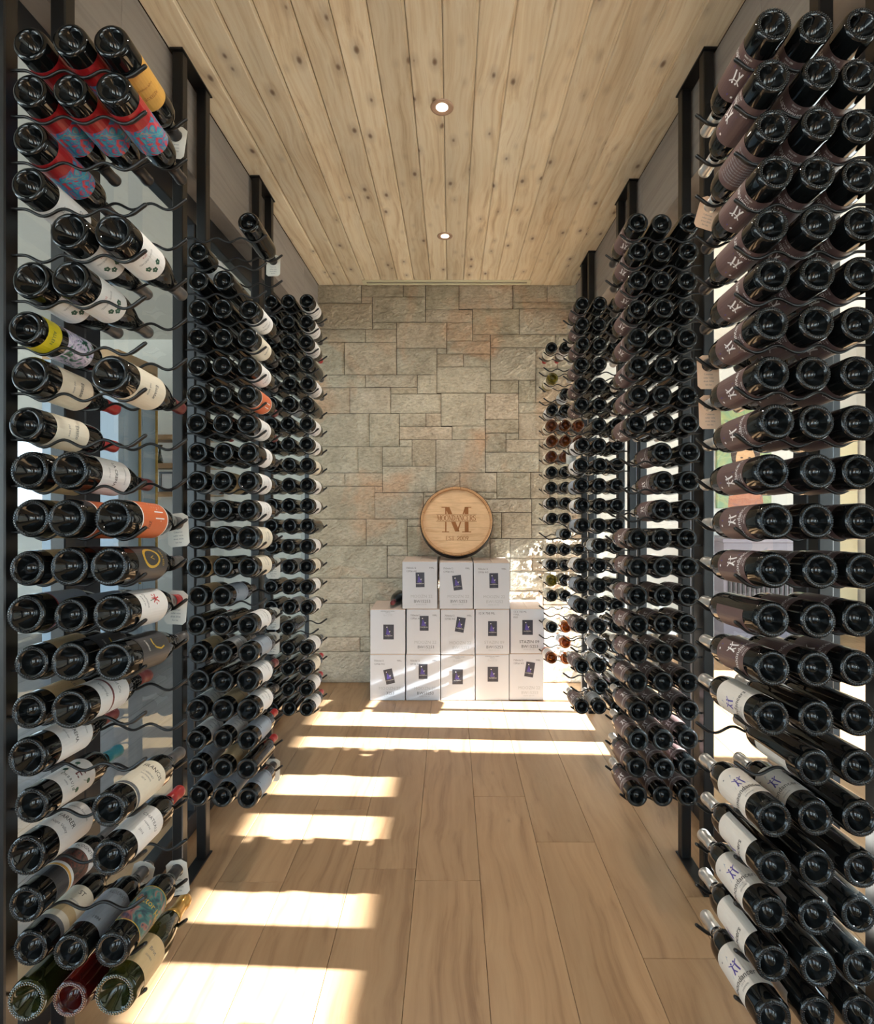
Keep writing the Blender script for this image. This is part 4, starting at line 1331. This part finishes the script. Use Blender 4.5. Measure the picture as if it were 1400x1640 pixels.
# local frame: face towards -Y, up +Z
nst = 26
for i in range(nst):
    a0, a1 = 2 * PI * i / nst + 0.004, 2 * PI * (i + 1) / nst - 0.004
    V = []
    for (ri, ro, y) in ((0.2435, RB - 0.004, 0.0), (0.2435, RB, 0.006), (0.2435, RB + 0.003, 0.085)):
        for a in (a0, (a0 + a1) / 2, a1):
            for r_ in (ri, ro):
                V.append((r_ * math.cos(a), y, r_ * math.sin(a)))
    Fc = []
    for s_ in range(2):
        for q in range(2):
            a, b_ = s_ * 6 + q * 2, (s_ + 1) * 6 + q * 2
            Fc += [(a + 1, a + 3, b_ + 3, b_ + 1), (a, b_, b_ + 2, a + 2)]
        Fc += [(s_ * 6, s_ * 6 + 1, s_ * 6 + 7, s_ * 6 + 6), (s_ * 6 + 4, s_ * 6 + 10, s_ * 6 + 11, s_ * 6 + 5)]
    Fc += [(0, 2, 3, 1), (2, 4, 5, 3), (12, 13, 15, 14), (14, 15, 17, 16)]
    link('stave', mesh_from('stave', V, Fc, 'stave_oak'), br)
V, Fc = lathe([(RB + 0.0020, 0.014), (RB + 0.0050, 0.013), (RB + 0.0080, 0.080), (RB + 0.004, 0.081)], 64)
link('hoop', mesh_from('hoop', V, Fc, 'hoop', smooth=False), br)
cutz = [-0.2435, -0.145, -0.050, 0.048, 0.140, 0.2435]
for z0, z1 in zip(cutz[:-1], cutz[1:]):
    z0, z1 = z0 + 0.0006, z1 - 0.0006
    n, rr = 10, 0.2433
    left, right = [], []
    for i in range(n + 1):
        z = z0 + (z1 - z0) * i / n
        xx = math.sqrt(max(0, rr * rr - z * z))
        left.append((-xx, z)); right.append((xx, z))
    out = right + left[::-1]
    m = len(out)
    V = [(p[0], 0.020, p[1]) for p in out] + [(p[0], 0.040, p[1]) for p in out]
    Fc = [tuple(range(m)), tuple(range(m, 2 * m))[::-1]] + [(k, m + k, m + (k + 1) % m, (k + 1) % m) for k in range(m)]
    link('head_board', mesh_from('head_board', V, Fc, 'barrel_oak'), br)
# burnt lettering with serifs
def serif_text(f, s, size, cx, cy, mat, width=None):
    th, tn = 0.13, 0.055
    A = {}
    def ser(x, y, w=0.3):
        return ('l', x - w / 2, y, x + w / 2, y, tn)
    A['M'] = (1.0, [('l', .15, 0, .15, 1, tn), ('l', .15, 1, .5, .05, th), ('l', .5, .05, .85, 1, tn), ('l', .85, 0, .85, 1, th), ser(.15, 0), ser(.85, 0), ser(.1, 1, .22), ser(.9, 1, .22)])
    A['O'] = (.9, [('a', .45, .5, .38, .5, 0, 360)])
    A['N'] = (.9, [('l', .15, 0, .15, 1, tn), ('l', .15, 1, .75, 0, th), ('l', .75, 0, .75, 1, tn), ser(.15, 0), ser(.75, 1), ser(.1, 1, .2)])
    A['D'] = (.85, [('l', .17, 0, .17, 1, th), ('a', .17, .5, .55, .5, -90, 90), ser(.17, 0), ser(.17, 1)])
    A['A'] = (.9, [('l', .1, 0, .45, 1, tn), ('l', .45, 1, .8, 0, th), ('l', .25, .36, .66, .36, tn), ser(.1, 0), ser(.8, 0)])
    A['C'] = (.85, [('a', .5, .5, .40, .5, 45, 315), ('l', .78, .72, .78, 1, tn)])
    A['E'] = (.75, [('l', .17, 0, .17, 1, th), ('l', .1, 1, .65, 1, tn), ('l', .17, .52, .5, .52, tn), ('l', .1, 0, .68, 0, tn), ('l', .65, 1, .65, .78, tn), ('l', .68, 0, .68, .24, tn)])
    A['R'] = (.85, [('l', .17, 0, .17, 1, th), ('a', .3, .75, .36, .25, -90, 90), ('l', .17, 1, .3, 1, tn), ('l', .17, .5, .3, .5, tn), ('l', .38, .5, .75, 0, th), ser(.17, 0), ser(.75, 0, .2)])
    A['S'] = (.7, [('a', .35, .75, .23, .25, 40, 270), ('a', .35, .26, .25, .26, -140, 90), ('l', .56, .75, .56, 1, tn), ('l', .12, 0, .12, .25, tn)])
    A['T'] = (.8, [('l', .4, 0, .4, 1, th), ('l', .08, 1, .72, 1, tn), ('l', .08, 1, .08, .8, tn), ('l', .72, 1, .72, .8, tn), ser(.4, 0)])
    A['2'] = (.7, [('a', .35, .72, .24, .28, -20, 180), ('l', .57, .62, .1, 0, th), ('l', .1, 0, .6, 0, tn), ('l', .6, 0, .6, .2, tn)])
    A['0'] = (.75, [('a', .37, .5, .27, .5, 0, 360)])
    A['9'] = (.7, [('a', .35, .7, .24, .3, 0, 360), ('l', .59, .7, .35, 0, th)])
    A[' '] = (.5, [])
    tot = sum(A[c][0] for c in s)
    kx = (width / tot) if width else size
    x = cx - tot * kx / 2
    for ch in s:
        w, strokes = A[ch]
        for st in strokes:
            if st[0] == 'l':
                _, a, b_, c_, d_, t = st
                f.stroke([(x + a * kx, cy + (b_ - .5) * size), (x + c_ * kx, cy + (d_ - .5) * size)], t * size, mat)
            else:
                _, a, b_, rx, ry, d0, d1 = st
                n = max(6, int(abs(d1 - d0) / 18))
                for k in range(n):
                    t0, t1 = R(d0 + (d1 - d0) * k / n), R(d0 + (d1 - d0) * (k + 1) / n)
                    tm = (t0 + t1) / 2
                    f.stroke([(x + (a + rx * math.cos(t0)) * kx, cy + (b_ - .5 + ry * math.sin(t0)) * size), (x + (a + rx * math.cos(t1)) * kx, cy + (b_ - .5 + ry * math.sin(t1)) * size)], (tn + (th - tn) * abs(math.cos(tm))) * size, mat)
        x += w * kx
f = Flat()
# large split M: thin left stem, thick diagonal, thin diagonal, thick right stem, broken by the name band
def clipM(z0, z1):
    for (x0, y0, x1, y1, w) in ((-0.078, -0.095, -0.078, 0.095, 0.010), (-0.068, 0.095, 0.006, -0.092, 0.032), (0.006, -0.092, 0.068, 0.095, 0.010), (0.074, -0.095, 0.074, 0.095, 0.028)):
        pa, pb = max(min(y0, y1), z0), min(max(y0, y1), z1)
        if pb <= pa:
            continue
        X = lambda y: x0 + (x1 - x0) * (y - y0) / (y1 - y0)
        f.poly([(X(pa) - w / 2, pa), (X(pa) + w / 2, pa), (X(pb) + w / 2, pb), (X(pb) - w / 2, pb)], 'ink_burn')
clipM(-0.095, -0.018)
clipM(0.040, 0.095)
for cx, w, y in ((-0.080, 0.052, -0.095), (0.074, 0.066, -0.095), (-0.090, 0.040, 0.092), (0.088, 0.044, 0.092)):
    f.rect(cx - w / 2, y - 0.003, cx + w / 2, y + 0.004, 'ink_burn')
f.rect(-0.148, 0.0355, 0.148, 0.0385, 'ink_burn')
f.rect(-0.148, -0.0165, 0.148, -0.0135, 'ink_burn')
serif_text(f, 'MOONDANCERS', 0.040, 0.0, 0.011, 'ink_burn', 0.284)
serif_text(f, 'EST 2009', 0.030, 0.004, -0.142, 'ink_burn', 0.168)
link('lettering', f.on_front('lettering', 0, 0.0192, 0.012), br)

# ------------------------------------------------------------------ left room beyond the glass
cab = empty('pantry_cabinet', (-2.60, 4.515, 0), (0, 0, PI / 2))
tag(cab, 'tall blue-grey pantry cabinet in a light oak surround, beyond left glass', 'cabinet')
box('side_panel', (-0.285, 0, 0), (-0.262, 0.6, 2.50), 'cabinet', cab, bevel=0.003)
box('side_panel', (0.262, 0, 0), (0.285, 0.6, 2.50), 'tanwood', cab, bevel=0.003)
box('top_panel', (-0.285, 0, 2.50), (0.285, 0.6, 2.58), 'tanwood', cab, bevel=0.003)
box('body', (-0.262, 0.03, 0.08), (0.262, 0.6, 2.50), 'cabinet', cab)
for sx in (-1, 1):
    for z0, z1 in ((0.10, 1.22), (1.24, 2.48)):
        lo, hi = sorted((sx * 0.004, sx * 0.258))
        dr = box('door', (lo, 0.006, z0), (hi, 0.028, z1), 'cabinet', cab, bevel=0.004)
        box('door_panel', (lo + 0.05, 0.001, z0 + 0.06), (hi - 0.05, 0.008, z1 - 0.06), 'cabinet', dr, bevel=0.003)
        hx = -0.03 if sx < 0 else 0.225
        za, zb = (1.35, 2.30) if z0 > 1 else (0.7, 1.15)
        box('handle', (hx - 0.008, -0.03, za), (hx + 0.008, -0.012, zb), 'brass', dr, bevel=0.003)
for k, z in enumerate((1.42, 1.70, 1.98)):
    sh = box('wall_shelf', (-3.25, YF - 0.30, z), (-2.35, YF - 0.002, z + 0.05), 'tanwood', bevel=0.003)
    tag(sh, ['lowest light oak shelf on the white wall beyond the left glass', 'middle light oak shelf on the white wall beyond the left glass', 'top light oak shelf on the white wall beyond the left glass'][k], 'shelf', 'oak shelves beyond the left glass')
def frame_on(x, z, w, h, label):
    r = empty('framed_print', (x, YF - 0.16, z))
    tag(r, label, 'picture frame')
    for lo, hi in (((-w / 2, 0, 0), (-w / 2 + 0.02, 0.02, h)), ((w / 2 - 0.02, 0, 0), (w / 2, 0.02, h)), ((-w / 2 + 0.02, 0, 0), (w / 2 - 0.02, 0.02, 0.02)), ((-w / 2 + 0.02, 0, h - 0.02), (w / 2 - 0.02, 0.02, h))):
        box('frame_bar', lo, hi, 'frame', r)
    box('print', (-w / 2 + 0.02, 0.008, 0.02), (w / 2 - 0.02, 0.018, h - 0.02), 'paper_white', r)
frame_on(-2.86, 1.471, 0.15, 0.2, 'small dark picture frame on the oak shelf beyond left glass')
v = empty('glass_vase', (-2.93, YF - 0.16, 1.751))
tag(v, 'small green glass vase on the oak shelf beyond left glass', 'vase')
V, Fc = lathe([(0.0, 0.0), (0.03, 0.0), (0.034, 0.03), (0.016, 0.10), (0.014, 0.14), (0.03, 0.19), (0.028, 0.19), (0.012, 0.14), (0.0, 0.13)], 20)
link('body', mesh_from('body', [(a, c, b_) for a, b_, c in V], Fc, 'glass_green', smooth=True), v)
# ------------------------------------------------------------------ right room beyond the glass
pa = empty('painting', (3.02, YF - 0.04, 1.30))
tag(pa, 'green painting of a woman in orange, seen past the right rack', 'painting')
box('canvas', (-0.28, 0, 0), (0.28, 0.035, 1.08), 'teal_paint', pa, bevel=0.003)
f = Flat()
f.poly([(-0.17, 0.0), (0.20, 0.0), (0.17, 0.26), (0.07, 0.36), (-0.05, 0.36), (-0.15, 0.24)], 'orange_paint', lift=0.0)
f.ell(0.01, 0.56, 0.15, 0.20, 'hair_paint', 20, lift=0.001)
f.ell(0.01, 0.50, 0.10, 0.15, 'skin_paint', 20, lift=0.002)
f.ell(-0.03, 0.52, 0.015, 0.008, 'hair_paint', 8, lift=0.003)
f.ell(0.05, 0.52, 0.015, 0.008, 'hair_paint', 8, lift=0.003)
f.stroke([(-0.02, 0.43), (0.04, 0.43)], 0.012, 'ink_red', lift=0.003)
link('figure', f.on_front('figure', 0, -0.001, 0), pa)
pl = empty('picture_light', (3.02, YF - 0.10, 2.46))
tag(pl, 'brass picture light above the green painting', 'lamp')
V, Fc = tube([(-0.13, 0, 0), (-0.05, 0, 0), (0.05, 0, 0), (0.13, 0, 0)], [0.02] * 4, 14)
link('shade', mesh_from('shade', V, Fc, 'brass', smooth=True), pl)
box('arm', (-0.008, 0.015, -0.004), (0.008, 0.098, 0.010), 'brass', pl, bevel=0.002)
co = empty('console_cabinet', (3.1, YF - 0.42, 0))
tag(co, 'low mauve-grey cabinet with slatted grille under the painting', 'cabinet')
box('body', (-0.48, 0.01, 0.03), (0.48, 0.40, 0.98), 'console', co, bevel=0.004)
box('top_slab', (-0.50, -0.01, 0.98), (0.50, 0.41, 1.02), 'console', co, bevel=0.004)
for k in range(20):
    box('slat', (-0.44 + k * 0.045, -0.004, 0.40), (-0.44 + k * 0.045 + 0.02, 0.012, 0.78), 'frame', co)
dr = tag(empty('door_1', (4.0, YF - 0.05, 0)), None, kind='structure')
box('door_leaf', (-0.14, 0, 0.005), (0.18, 0.045, 2.3), 'creamdoor', dr, bevel=0.004)
box('door_panel', (-0.08, -0.004, 0.3), (0.12, 0.002, 1.0), 'creamdoor', dr, bevel=0.002)
box('light_switch', (-0.02, -0.012, 1.02), (0.03, -0.004, 1.12), 'console', dr, bevel=0.002)
